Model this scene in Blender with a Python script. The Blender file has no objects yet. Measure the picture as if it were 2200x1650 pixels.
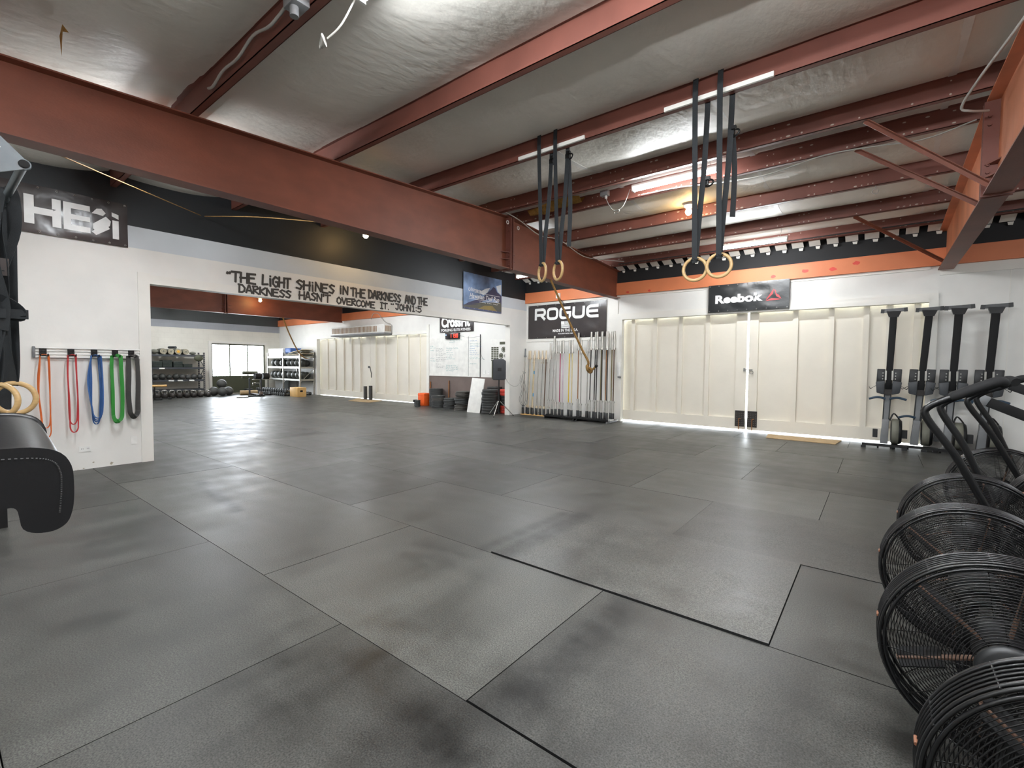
import bpy, bmesh, math, random
import numpy as np
from mathutils import Vector, Matrix
random.seed(7)
SC = bpy.context.scene
COL = SC.collection
PI = math.pi

# ------------------------------------------------------------------ camera
FPX, YAW, PITCH, ROLL, EYE = 1002.2, math.radians(38.195), math.radians(-2.346), math.radians(0.45), 1.39
fwd = Vector((-math.sin(YAW)*math.cos(PITCH), math.cos(YAW)*math.cos(PITCH), math.sin(PITCH)))
rt = Vector((math.cos(YAW), math.sin(YAW), 0)); up = rt.cross(fwd)
r2 = rt*math.cos(ROLL)+up*math.sin(ROLL); u2 = -rt*math.sin(ROLL)+up*math.cos(ROLL)
cam_d = bpy.data.cameras.new('camera'); cam = bpy.data.objects.new('camera', cam_d); COL.objects.link(cam)
cam_d.sensor_width = 36; cam_d.lens = 36*FPX/2200; cam_d.clip_start = .05; cam_d.clip_end = 200
cam.matrix_world = Matrix(((r2.x, u2.x, -fwd.x, 0), (r2.y, u2.y, -fwd.y, 0), (r2.z, u2.z, -fwd.z, EYE), (0, 0, 0, 1)))
SC.camera = cam

# ------------------------------------------------------------------ world, exposure
w = bpy.data.worlds.new('daylight'); SC.world = w; w.use_nodes = True
bg = w.node_tree.nodes['Background']; bg.inputs[0].default_value = (.86, .93, 1, 1); bg.inputs[1].default_value = 10.0
SC.view_settings.view_transform = 'Standard'; SC.view_settings.look = 'None'
SC.view_settings.exposure = 1.38; SC.view_settings.gamma = 1; SC.view_settings.use_curve_mapping = False
SC.cycles.use_denoising = True; SC.cycles.denoising_prefilter = 'NONE'
SC.cycles.max_bounces = 8; SC.cycles.diffuse_bounces = 5; SC.cycles.sample_clamp_indirect = 10
def portal(x, y, z, sx, sy, rx, rz):
    l = bpy.data.lights.new('daylight_portal', 'AREA'); l.shape = 'RECTANGLE'; l.size = sx; l.size_y = sy; l.cycles.is_portal = True
    o = bpy.data.objects.new('daylight_portal', l); COL.objects.link(o); o.location = (x, y, z); o.rotation_euler = (rx, 0, rz)
portal(-22.95, 9.02, 1.5, 2.2, 1.45, math.radians(90), math.radians(-90))  # window of the back room
sun_d = bpy.data.lights.new('sun', 'SUN'); sun_d.energy = 5.0; sun_d.angle = math.radians(.6); sun_d.color = (1, .96, .9)
sun = bpy.data.objects.new('sun', sun_d); COL.objects.link(sun); sun.rotation_euler = (0, math.radians(38), math.radians(8))   # high in the east
LAMP_STRENGTH = 9.0
LAMP_WATTS = 14.8
BULB_STRENGTH = 60.0

# ------------------------------------------------------------------ materials
def lin(c): return tuple((x/12.92 if x <= .04045 else ((x+.055)/1.055)**2.4) for x in [v/255 for v in c])
def mat(name, rgb, rough=.6, metal=0, var=.08, scale=6, bump=0, bscale=60, spec=.5, emit=None, es=0, stretch=None, coat=0):
    m = bpy.data.materials.new(name); m.use_nodes = True; nt = m.node_tree; N = nt.nodes; L = nt.links
    b = N['Principled BSDF']; c = lin(rgb)
    b.inputs['Roughness'].default_value = rough; b.inputs['Metallic'].default_value = metal
    b.inputs['Specular IOR Level'].default_value = spec
    if coat: b.inputs['Coat Weight'].default_value = coat
    tc = N.new('ShaderNodeTexCoord'); mp = N.new('ShaderNodeMapping'); L.new(tc.outputs['Object'], mp.inputs[0])
    if stretch: mp.inputs['Scale'].default_value = stretch
    nz = N.new('ShaderNodeTexNoise'); nz.inputs['Scale'].default_value = scale; nz.inputs['Detail'].default_value = 5
    L.new(mp.outputs[0], nz.inputs[0])
    rp = N.new('ShaderNodeValToRGB')
    rp.color_ramp.elements[0].position = .3; rp.color_ramp.elements[1].position = .7
    rp.color_ramp.elements[0].color = (*[x*(1-var) for x in c], 1); rp.color_ramp.elements[1].color = (*[min(1, x*(1+var)) for x in c], 1)
    L.new(nz.outputs[0], rp.inputs[0]); L.new(rp.outputs[0], b.inputs['Base Color'])
    if bump:
        n2 = N.new('ShaderNodeTexNoise'); n2.inputs['Scale'].default_value = bscale; n2.inputs['Detail'].default_value = 3
        L.new(mp.outputs[0], n2.inputs[0])
        bp = N.new('ShaderNodeBump'); bp.inputs['Strength'].default_value = bump; bp.inputs['Distance'].default_value = .02
        L.new(n2.outputs[0], bp.inputs['Height']); L.new(bp.outputs[0], b.inputs['Normal'])
    if emit:
        b.inputs['Emission Color'].default_value = (*lin(emit), 1); b.inputs['Emission Strength'].default_value = es
    return m
def wall_mat(name, bands, rough=.55, bump=.15, block=False):
    """painted wall: (upper z limit, rgb) bands from the floor up"""
    m = mat(name, bands[0][1], rough, 0, .03, 1.5, bump, 9)
    nt = m.node_tree; N = nt.nodes; L = nt.links; b = N['Principled BSDF']
    geo = N.new('ShaderNodeNewGeometry'); sx = N.new('ShaderNodeSeparateXYZ'); L.new(geo.outputs['Position'], sx.inputs[0])
    nz = N.new('ShaderNodeTexNoise'); nz.inputs['Scale'].default_value = 1.7; nz.inputs['Detail'].default_value = 6
    L.new(geo.outputs['Position'], nz.inputs[0])
    mr = N.new('ShaderNodeMapRange'); L.new(nz.outputs[0], mr.inputs[0])
    mr.inputs[1].default_value = .3; mr.inputs[2].default_value = .7; mr.inputs[3].default_value = .94; mr.inputs[4].default_value = 1.04
    prev = None
    for i, (z, rgb) in enumerate(bands):
        c = (*lin(rgb), 1)
        if prev is None:
            rgbn = N.new('ShaderNodeRGB'); rgbn.outputs[0].default_value = c; prev = rgbn.outputs[0]
        else:
            g = N.new('ShaderNodeMath'); g.operation = 'GREATER_THAN'; L.new(sx.outputs[2], g.inputs[0]); g.inputs[1].default_value = bands[i-1][0]
            mx = N.new('ShaderNodeMix'); mx.data_type = 'RGBA'; L.new(g.outputs[0], mx.inputs[0]); L.new(prev, mx.inputs[6]); mx.inputs[7].default_value = c
            prev = mx.outputs[2]
    # scuffs close to the floor (dirt with a shape of its own)
    n3 = N.new('ShaderNodeTexNoise'); n3.inputs['Scale'].default_value = 14; n3.inputs['Detail'].default_value = 8; L.new(geo.outputs['Position'], n3.inputs[0])
    lz = N.new('ShaderNodeMapRange'); L.new(sx.outputs[2], lz.inputs[0]); lz.inputs[1].default_value = 0; lz.inputs[2].default_value = .35; lz.inputs[3].default_value = .62; lz.inputs[4].default_value = .95
    gt = N.new('ShaderNodeMath'); gt.operation = 'GREATER_THAN'; L.new(n3.outputs[0], gt.inputs[0]); L.new(lz.outputs[0], gt.inputs[1])
    mx = N.new('ShaderNodeMix'); mx.data_type = 'RGBA'; L.new(gt.outputs[0], mx.inputs[0]); L.new(prev, mx.inputs[6]); mx.inputs[7].default_value = (*lin((168, 158, 140)), 1); prev = mx.outputs[2]
    if block:
        bk = N.new('ShaderNodeTexBrick'); bk.inputs['Scale'].default_value = 1; bk.inputs['Brick Width'].default_value = .4; bk.inputs['Row Height'].default_value = .2; bk.inputs['Mortar Size'].default_value = .006
        bk.inputs['Color1'].default_value = bk.inputs['Color2'].default_value = (1, 1, 1, 1); bk.inputs['Mortar'].default_value = (.93, .93, .92, 1)
        cb = N.new('ShaderNodeCombineXYZ'); L.new(sx.outputs[1], cb.inputs[0]); L.new(sx.outputs[2], cb.inputs[1]); L.new(cb.outputs[0], bk.inputs[0])
        mb = N.new('ShaderNodeMix'); mb.data_type = 'RGBA'; mb.blend_type = 'MULTIPLY'; mb.inputs[0].default_value = 1; L.new(prev, mb.inputs[6]); L.new(bk.outputs[0], mb.inputs[7]); prev = mb.outputs[2]
    ml = N.new('ShaderNodeMix'); ml.data_type = 'RGBA'; ml.blend_type = 'MULTIPLY'; ml.inputs[0].default_value = 1
    L.new(prev, ml.inputs[6]); L.new(mr.outputs[0], ml.inputs[7]); L.new(ml.outputs[2], b.inputs['Base Color'])
    return m
def rubber_mat():
    m = mat('rubber_mat', (70, 71, 69), .5, 0, .1, 3)
    nt = m.node_tree; N = nt.nodes; L = nt.links; b = N['Principled BSDF']
    geo = N.new('ShaderNodeNewGeometry')
    def noise(scale, detail, sc=None, off=0):
        mp = N.new('ShaderNodeMapping'); L.new(geo.outputs['Position'], mp.inputs[0])
        if sc: mp.inputs['Scale'].default_value = sc
        mp.inputs['Location'].default_value = (off, off*.7, 0)
        n = N.new('ShaderNodeTexNoise'); n.inputs['Scale'].default_value = scale; n.inputs['Detail'].default_value = detail; L.new(mp.outputs[0], n.inputs[0]); return n.outputs[0]
    def mathn(op, a, bb):
        n = N.new('ShaderNodeMath'); n.operation = op
        for i, v in enumerate((a, bb)):
            if isinstance(v, (int, float)): n.inputs[i].default_value = v
            else: L.new(v, n.inputs[i])
        return n.outputs[0]
    tone = N.new('ShaderNodeAttribute'); tone.attribute_name = 'tone'
    big = noise(.85, 4, (1, 1.5, 1)); mid = noise(2.6, 6, (1.0, 1.9, 1), 3.1); fine = noise(150, 3); wipe = noise(1.5, 6, (2.4, .55, 1), 9)
    s = mathn('ADD', mathn('MULTIPLY', big, .35), mathn('ADD', mathn('MULTIPLY', mid, .4), mathn('MULTIPLY', wipe, .55)))   # about .65
    s = mathn('ADD', s, mathn('MULTIPLY', tone.outputs['Fac'], .14))
    mr = N.new('ShaderNodeMapRange'); L.new(s, mr.inputs[0]); mr.inputs[1].default_value = .32; mr.inputs[2].default_value = 1.06; mr.inputs[3].default_value = .004; mr.inputs[4].default_value = .108
    sp = N.new('ShaderNodeMapRange'); L.new(fine, sp.inputs[0]); sp.inputs[1].default_value = .3; sp.inputs[2].default_value = .72; sp.inputs[3].default_value = .3; sp.inputs[4].default_value = 2.0
    v = mathn('MULTIPLY', mr.outputs[0], sp.outputs[0])
    # damp scuff marks: soft strokes along the mats
    def vm(op, x, y):
        n = N.new('ShaderNodeVectorMath'); n.operation = op
        for k, q in enumerate((x, y)):
            if q is None: continue
            if isinstance(q, tuple): n.inputs[k].default_value = q
            else: L.new(q, n.inputs[k])
        return n
    blot = noise(7, 6, None, 5)
    for (ax, ay), (bx, by), wd, k in (((-6.2, 2.0), (-4.72, 1.8), .085, .8), ((-2.11, 2.64), (-2.12, 3.76), .10, .75), ((-2.31, 2.62), (-2.28, 3.7), .07, .6), ((-1.13, 1.42), (-1.12, 2.52), .12, .8), ((-5.6, 6.35), (-4.2, 6.05), .09, .7), ((-7.0, 4.65), (-5.6, 4.75), .10, .7)):
        ab = (bx-ax, by-ay, 0); l2 = ab[0]**2+ab[1]**2
        pa = vm('SUBTRACT', geo.outputs['Position'], (ax, ay, 0)).outputs[0]
        tt = N.new('ShaderNodeMath'); tt.operation = 'MULTIPLY'; tt.use_clamp = True; L.new(vm('DOT_PRODUCT', pa, ab).outputs['Value'], tt.inputs[0]); tt.inputs[1].default_value = 1/l2
        sc = N.new('ShaderNodeVectorMath'); sc.operation = 'SCALE'; sc.inputs[0].default_value = ab; L.new(tt.outputs[0], sc.inputs['Scale'])
        dist = vm('DISTANCE', pa, sc.outputs[0]).outputs['Value']
        fall = N.new('ShaderNodeMapRange'); fall.interpolation_type = 'SMOOTHSTEP'; L.new(dist, fall.inputs[0]); fall.inputs[1].default_value = wd*.15; fall.inputs[2].default_value = wd*1.5; fall.inputs[3].default_value = k*1.5; fall.inputs[4].default_value = 0
        mk = N.new('ShaderNodeMath'); mk.operation = 'MULTIPLY'; mk.use_clamp = True; L.new(fall.outputs[0], mk.inputs[0]); L.new(blot, mk.inputs[1])
        v = mathn('MULTIPLY', v, mathn('SUBTRACT', 1.0, mk.outputs[0]))
    cb = N.new('ShaderNodeCombineColor'); L.new(v, cb.inputs[0]); L.new(mathn('MULTIPLY', v, 1.0), cb.inputs[1]); L.new(mathn('MULTIPLY', v, .89), cb.inputs[2])
    L.new(cb.outputs[0], b.inputs['Base Color'])
    rr = N.new('ShaderNodeMapRange'); L.new(mathn('MULTIPLY', mathn('ADD', mid, wipe), .5), rr.inputs[0]); rr.inputs[1].default_value = .3; rr.inputs[2].default_value = .7; rr.inputs[3].default_value = .30; rr.inputs[4].default_value = .54
    L.new(rr.outputs[0], b.inputs['Roughness'])
    return m
def insulation_mat():
    m = mat('white_insulation_facing', (226, 222, 213), .5, 0, .05, 1.2, .5, 14, stretch=(1, .45, 1), spec=.25)
    return m
def steel_red():
    return mat('red_oxide_steel', (124, 70, 51), .5, 0, .16, 2.2, .06, 40, stretch=(1, 1, 2))

M = dict(

 white=wall_mat('white_paint', [(9, (232, 232, 228))]),
 west=wall_mat('banded_wall_paint', [(2.94, (232, 231, 226)), (3.23, (206, 212, 216)), (9, (34, 39, 42))]),
 far=wall_mat('banded_block_paint', [(2.83, (230, 227, 216)), (3.12, (166, 170, 176)), (9, (70, 74, 74))], block=True),
 north=wall_mat('white_plywood_paint', [(9, (231, 230, 225))]),
 door=mat('cream_door_paint', (228, 222, 208), .55, 0, .03, 2, .12, 12),
 trimw=mat('white_trim_paint', (232, 230, 223), .5, 0, .03, 3, .05, 20),
 rubber=rubber_mat(), seam=mat('seam_dark', (12, 12, 12), .9),
 insul=insulation_mat(), deck=mat('dark_roof_deck', (26, 25, 26), .7),
 red=steel_red(), redd=mat('dark_red_purlin_steel', (118, 71, 60), .5, 0, .12, 3, .04, 40),
 redw=mat('weathered_red_steel', (196, 124, 88), .55, 0, .22, 2.0, .06, 40, stretch=(1, 1, .3)),
 orange=mat('orange_red_primer_steel', (216, 128, 84), .55, 0, .10, 1.5, .05, 30),
 hole=mat('pale_punched_holes', (190, 178, 165), .6),
 wht=mat('white_plastic', (236, 236, 232), .4), whtm=mat('white_metal', (222, 221, 216), .45),
 lamp=mat('lit_tube', (255, 255, 255), .4, emit=(246, 250, 255), es=LAMP_STRENGTH),
 bulb=mat('lit_warm_bulb', (255, 230, 190), .4, emit=(255, 205, 130), es=BULB_STRENGTH),
 blk=mat('black_plastic', (24, 25, 26), .45), blkm=mat('black_metal', (16, 16, 17), .3), matte=mat('matte_black', (18, 18, 19), .8),
 rubb=mat('black_bumper_rubber', (56, 57, 56), .6), rubb2=mat('worn_bumper_rubber', (74, 71, 66), .65),
 leather=mat('black_leather', (20, 20, 22), .34, 0, .1, 8, .025, 90), strap=mat('black_webbing', (30, 34, 37), .75, 0, .1, 20, .2, 260),
 wood=mat('ring_wood', (190, 158, 108), .4, 0, .1, 12, stretch=(1, 1, 6)), ply=mat('plywood', (222, 178, 112), .55, 0, .08, 5, stretch=(1, 6, 1)),
 rope=mat('manila_rope', (150, 116, 66), .9, 0, .2, 40, .3, 120), steel=mat('brushed_steel', (168, 166, 160), .32, .85), chrome=mat('chromed_sleeve', (196, 194, 188), .3, .7),
 grey=mat('grey_plastic', (120, 122, 124), .5), dgrey=mat('charcoal_plastic', (62, 65, 69), .5), gsteel=mat('grey_steel_plate', (96, 104, 108), .45, .3, .15, 9),
 vinyl=mat('dark_banner_vinyl', (62, 57, 57), .25, 0, .08, 3, .5, 3.5), vinylb=mat('black_banner_vinyl', (40, 42, 43), .3, 0, .08, 3, .6, 4),
 letter=mat('white_lettering', (240, 240, 238), .35), paintd=mat('charcoal_paint', (70, 67, 63), .7),
 redl=mat('red_emblem', (205, 48, 52), .4), brown=mat('brown_wainscot', (112, 98, 92), .6, 0, .1, 3), olive=mat('dark_olive_panel', (78, 80, 62), .6),
 orangep=mat('orange_plastic', (235, 96, 34), .5), redp=mat('red_rubber', (214, 72, 58), .55), tan=mat('tan_mat', (176, 150, 112), .85, 0, .1, 12),
 board=mat('whiteboard', (233, 232, 226), .3), inkt=mat('teal_ink', (108, 166, 168), .6), inkg=mat('grey_ink', (150, 152, 152), .6), inkb=mat('blue_ink', (92, 140, 190), .6),
 cable=mat('grey_cable', (176, 174, 168), .5), dcable=mat('dark_cable', (40, 40, 40), .5), foam=mat('yellow_insulation', (170, 128, 62), .95, 0, .3, 20, .8, 40),
 rubo=mat('orange_band_rubber', (226, 112, 48), .55), rubr=mat('red_band_rubber', (190, 52, 54), .55), rubbl=mat('blue_band_rubber', (52, 96, 156), .5), rubg=mat('green_band_rubber', (46, 140, 52), .5), rubk=mat('black_band_rubber', (58, 57, 55), .6),
 iron=mat('cast_iron', (52, 48, 45), .5, .2, .2, 30), ball=mat('dark_ball_vinyl', (62, 64, 60), .5), gball=mat('grey_slam_ball', (78, 78, 76), .6),
 green=mat('dark_green_pad', (38, 48, 42), .6), greypad=mat('grey_pad', (116, 116, 104), .7), bluem=mat('blue_mat', (52, 92, 160), .6), cream=mat('cream_mat_edge', (214, 200, 172), .7), yel=mat('yellow_core', (214, 160, 50), .6),
 glass=mat('window_glass', (255, 255, 255), .05), conc=mat('sunlit_concrete', (205, 203, 196), .8),
 ledr=mat('lit_red_led', (255, 60, 40), .4, emit=(255, 60, 40), es=1.6), ledb=mat('lit_blue_led', (120, 180, 255), .4, emit=(120, 180, 255), es=3),
 led_off=mat('clock_face', (28, 22, 26), .3), rust=mat('rusty_paddle', (120, 92, 76), .6, .2, .2, 12), bin=mat('clear_bin_plastic', (214, 220, 224), .35),
 magenta=mat('magenta_shaft', (160, 70, 96), .35, .4), lilac=mat('lilac_shaft', (196, 178, 190), .35, .4), yellow=mat('yellow_shaft', (214, 178, 28), .4), pale=mat('pale_yellow_shaft', (206, 190, 140), .35, .4),
 clip=mat('brown_clip', (120, 78, 56), .5), bronze=mat('bronze_shaft', (150, 102, 64), .4, .4), oliveb=mat('olive_shaft', (120, 108, 70), .4, .4), darkb=mat('black_oxide_shaft', (52, 50, 47), .4, .4), brownb=mat('brown_shaft', (96, 74, 58), .4, .4), aged=mat('aged_brass_sleeve', (206, 190, 164), .4, .4),
 btape=mat('blue_tape', (70, 150, 200), .6),
)
M['lamp'].cycles.emission_sampling = 'NONE'
# plain glass pane
_g = M['glass'].node_tree; _t = _g.nodes.new('ShaderNodeBsdfTransparent'); _gl = _g.nodes.new('ShaderNodeBsdfGlossy'); _gl.inputs['Roughness'].default_value = .02
_fr = _g.nodes.new('ShaderNodeFresnel'); _fr.inputs['IOR'].default_value = 1.3; _mx = _g.nodes.new('ShaderNodeMixShader')
_g.links.new(_fr.outputs[0], _mx.inputs[0]); _g.links.new(_t.outputs[0], _mx.inputs[1]); _g.links.new(_gl.outputs[0], _mx.inputs[2]); _g.links.new(_mx.outputs[0], _g.nodes['Material Output'].inputs['Surface'])
_n = M['bin'].node_tree.nodes['Principled BSDF']; _n.inputs['Transmission Weight'].default_value = .5

# ------------------------------------------------------------------ mesh kit
def rot_to(d):
    d = Vector(d).normalized()
    return d.to_track_quat('Z', 'Y').to_matrix()
class MB:
    def __init__(s): s.v = []; s.f = []; s.m = []; s.sm = []
    def add(s, vs, fs, mi=0, smooth=False):
        o = len(s.v); s.v += [tuple(v) for v in vs]; s.f += [tuple(i+o for i in f) for f in fs]; s.m += [mi]*len(fs); s.sm += [smooth]*len(fs); return s
    def box(s, x0, x1, y0, y1, z0, z1, mi=0):
        if x0 > x1: x0, x1 = x1, x0
        if y0 > y1: y0, y1 = y1, y0
        if z0 > z1: z0, z1 = z1, z0
        return s.add([(x0,y0,z0),(x1,y0,z0),(x1,y1,z0),(x0,y1,z0),(x0,y0,z1),(x1,y0,z1),(x1,y1,z1),(x0,y1,z1)],
              [(3,2,1,0),(4,5,6,7),(0,1,5,4),(1,2,6,5),(2,3,7,6),(3,0,4,7)], mi)
    def bar(s, p0, p1, w, h, upv=(0,0,1), mi=0, w1=None, h1=None):
        p0, p1 = Vector(p0), Vector(p1); d = (p1-p0).normalized(); u = Vector(upv)
        a = d.cross(u)
        if a.length < 1e-4: a = d.cross(Vector((1,0,0)))
        a.normalize(); b = a.cross(d).normalized(); w1 = w if w1 is None else w1; h1 = h if h1 is None else h1
        vs = [p + a*(sx*ww/2) + b*(sy*hh/2) for p, ww, hh in ((p0,w,h),(p1,w1,h1)) for sx, sy in ((-1,-1),(1,-1),(1,1),(-1,1))]
        return s.add(vs, [(0,1,2,3),(7,6,5,4),(4,5,1,0),(5,6,2,1),(6,7,3,2),(7,4,0,3)], mi)
    def cyl(s, p0, p1, r0, r1=None, n=16, caps=True, mi=0):
        r1 = r0 if r1 is None else r1; p0, p1 = Vector(p0), Vector(p1); R = rot_to(p1-p0)
        vs = []
        for p, r in ((p0, r0), (p1, r1)):
            vs += [p + R @ Vector((r*math.cos(2*PI*i/n), r*math.sin(2*PI*i/n), 0)) for i in range(n)]
        s.add(vs, [(i, (i+1) % n, n+(i+1) % n, n+i) for i in range(n)], mi, True)
        if caps:
            s.add(vs[:n], [tuple(range(n-1, -1, -1))], mi); s.add(vs[n:], [tuple(range(n))], mi)
        return s
    def tube(s, pts, r, n=8, closed=False, mi=0, caps=True):
        P = [Vector(p) for p in pts]; k = len(P); rr = r if isinstance(r, (list, tuple)) else [r]*k
        T = []
        for i in range(k):
            a = P[(i-1) % k] if (closed or i > 0) else P[i]; b = P[(i+1) % k] if (closed or i < k-1) else P[i]
            t = b-a; T.append(t.normalized() if t.length > 1e-9 else Vector((0,0,1)))
        ref = T[0].orthogonal().normalized(); vs = []
        for i in range(k):
            ref = (ref - T[i]*ref.dot(T[i]))
            ref = ref.normalized() if ref.length > 1e-6 else T[i].orthogonal().normalized()
            b = T[i].cross(ref)
            vs += [P[i] + ref*(rr[i]*math.cos(2*PI*j/n)) + b*(rr[i]*math.sin(2*PI*j/n)) for j in range(n)]
        fs = []
        for i in range(k if closed else k-1):
            a = i*n; b = ((i+1) % k)*n
            fs += [(a+j, a+(j+1) % n, b+(j+1) % n, b+j) for j in range(n)]
        s.add(vs, fs, mi, True)
        if caps and not closed:
            s.add(vs[:n], [tuple(range(n-1,-1,-1))], mi); s.add(vs[-n:], [tuple(range(n))], mi)
        return s
    def torus(s, c, R, r, axis=(0,0,1), n=32, m=8, mi=0, sy=1.0):
        A = rot_to(axis); c = Vector(c)
        return s.tube([c + A @ Vector((R*math.cos(2*PI*i/n), R*sy*math.sin(2*PI*i/n), 0)) for i in range(n)], r, m, True, mi)
    def lathe(s, prof, c=(0,0,0), axis=(0,0,1), n=24, mi=0, caps=True):
        A = rot_to(axis); c = Vector(c); vs = []; k = len(prof)
        for r, z in prof: vs += [c + A @ Vector((r*math.cos(2*PI*i/n), r*math.sin(2*PI*i/n), z)) for i in range(n)]
        fs = [(j*n+i, j*n+(i+1) % n, (j+1)*n+(i+1) % n, (j+1)*n+i) for j in range(k-1) for i in range(n)]
        s.add(vs, fs, mi, True)
        if not caps: return s
        if prof[0][0] > 1e-6: s.add(vs[:n], [tuple(range(n-1,-1,-1))], mi)
        if prof[-1][0] > 1e-6: s.add(vs[-n:], [tuple(range(n))], mi)
        return s
    def sphere(s, c, r, n=20, m=12, sc=(1,1,1), mi=0):
        c = Vector(c); vs = []
        for j in range(m+1):
            t = PI*j/m
            vs += [c + Vector((r*sc[0]*math.sin(t)*math.cos(2*PI*i/n), r*sc[1]*math.sin(t)*math.sin(2*PI*i/n), -r*sc[2]*math.cos(t))) for i in range(n)]
        return s.add(vs, [(j*n+i, j*n+(i+1) % n, (j+1)*n+(i+1) % n, (j+1)*n+i) for j in range(m) for i in range(n)], mi, True)
    def prism(s, poly, fn, d0, d1, mi=0):
        """poly in 2-D, fn(a, b, d) -> 3-D"""
        n = len(poly); vs = [fn(a, b, d0) for a, b in poly]+[fn(a, b, d1) for a, b in poly]
        return s.add(vs, [tuple(range(n-1,-1,-1)), tuple(range(n, 2*n))]+[(i, (i+1) % n, n+(i+1) % n, n+i) for i in range(n)], mi)
    def ribbon(s, pts, wdir, w, t=.003, mi=0, closed=False):
        P = [Vector(p) for p in pts]; k = len(P); vs = []
        for i in range(k):
            a = P[(i-1) % k] if (closed or i) else P[i]; b = P[(i+1) % k] if (closed or i < k-1) else P[i]
            T = (b-a).normalized(); W = Vector(wdir(i/(k-1))) if callable(wdir) else Vector(wdir)
            W = (W - T*W.dot(T)); W = W.normalized() if W.length > 1e-5 else T.orthogonal().normalized()
            Nn = T.cross(W)
            vs += [P[i]+W*w/2+Nn*t/2, P[i]-W*w/2+Nn*t/2, P[i]-W*w/2-Nn*t/2, P[i]+W*w/2-Nn*t/2]
        fs = []
        for i in range(k if closed else k-1):
            a = 4*i; b = 4*((i+1) % k)
            fs += [(a+j, a+(j+1) % 4, b+(j+1) % 4, b+j) for j in range(4)]
        if not closed: fs += [(3,2,1,0), (4*k-4, 4*k-3, 4*k-2, 4*k-1)]
        return s.add(vs, fs, mi)
    def build(s, name, mats, parent=None, kind=None, loc=None, bevel=0, seg=2, sharp=40, sub=0):
        me = bpy.data.meshes.new(name); me.from_pydata(s.v, [], s.f)
        mats = mats if isinstance(mats, (list, tuple)) else [mats]
        for m in mats: me.materials.append(M[m] if isinstance(m, str) else m)
        me.polygons.foreach_set('material_index', s.m); me.polygons.foreach_set('use_smooth', [bool(x) for x in s.sm])
        if bevel or sub:
            bm = bmesh.new(); bm.from_mesh(me); bmesh.ops.remove_doubles(bm, verts=bm.verts, dist=1e-5)
            if bevel:
                ed = [e for e in bm.edges if len(e.link_faces) == 2 and e.calc_face_angle(0) > .6]
                bmesh.ops.bevel(bm, geom=ed, offset=bevel, segments=seg, profile=.5, affect='EDGES', clamp_overlap=True)
                for f in bm.faces: f.smooth = True
            bm.to_mesh(me); bm.free()
            if bevel: me.set_sharp_from_angle(angle=math.radians(sharp))
        me.update()
        o = bpy.data.objects.new(name, me); COL.objects.link(o)
        if parent: o.parent = parent
        if loc: o.location = loc
        if kind: o['kind'] = kind
        return o
def tag(o, label, cat, group=None):
    o['label'] = label; o['category'] = cat
    if group: o['group'] = group
    return o
def thing(name, label, cat, loc=(0,0,0), rz=0, group=None):
    o = bpy.data.objects.new(name, None); COL.objects.link(o); o.location = loc; o.rotation_euler = (0,0,rz); o.empty_display_size = .1
    return tag(o, label, cat, group)
def dup(root, label, loc=None, rz=None, group=None):
    r = root.copy(); COL.objects.link(r); r['label'] = label
    if loc is not None: r.location = loc
    if rz is not None: r.rotation_euler = (r.rotation_euler[0], r.rotation_euler[1], rz)
    if group: r['group'] = group
    for ch in list(root.children):
        c = ch.copy(); COL.objects.link(c); c.parent = r
        for g in list(ch.children):
            d = g.copy(); COL.objects.link(d); d.parent = c
    return r
ORD = 'first second third fourth fifth sixth seventh eighth ninth tenth eleventh twelfth thirteenth fourteenth fifteenth sixteenth seventeenth eighteenth nineteenth twentieth'.split()
def arc(c, r, a0, a1, n, fn):
    return [fn(c[0]+r*math.cos(a0+(a1-a0)*i/n), c[1]+r*math.sin(a0+(a1-a0)*i/n)) for i in range(n+1)]
def smooth_path(pts, n=6):
    P = [Vector(p) for p in pts]; out = []
    for i in range(len(P)-1):
        p0 = P[max(i-1,0)]; p1 = P[i]; p2 = P[i+1]; p3 = P[min(i+2, len(P)-1)]
        for k in range(n):
            t = k/n
            out.append(.5*((2*p1)+(-p0+p2)*t+(2*p0-5*p1+4*p2-p3)*t*t+(-p0+3*p1-3*p2+p3)*t**3))
    return out+[P[-1]]

# ------------------------------------------------------------------ lettering
BOLD = {}
def text_mesh(txt, w, h, u, v, o, depth=.002, bold=.0, shear=0, spacing=1.0):
    """text fitted to a w x h box whose lower left corner is o, in directions u (along) and v (up)"""
    cu = bpy.data.curves.new('lettering', 'FONT'); cu.body = txt; cu.offset = bold; cu.shear = shear; cu.space_character = spacing; cu.resolution_u = 4
    ob = bpy.data.objects.new('lettering', cu); COL.objects.link(ob)
    dg = bpy.context.evaluated_depsgraph_get(); dg.update()
    me = bpy.data.meshes.new_from_object(ob.evaluated_get(dg))
    vs = [x.co.copy() for x in me.vertices]; fs = [tuple(p.vertices) for p in me.polygons]
    bpy.data.objects.remove(ob); bpy.data.curves.remove(cu); bpy.data.meshes.remove(me)
    x0 = min(q.x for q in vs); x1 = max(q.x for q in vs); y0 = min(q.y for q in vs); y1 = max(q.y for q in vs)
    u, v, o = Vector(u), Vector(v), Vector(o); nn = u.cross(v).normalized()
    return [o+u*((q.x-x0)/(x1-x0)*w)+v*((q.y-y0)/(y1-y0)*h)+nn*depth for q in vs], fs
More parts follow.
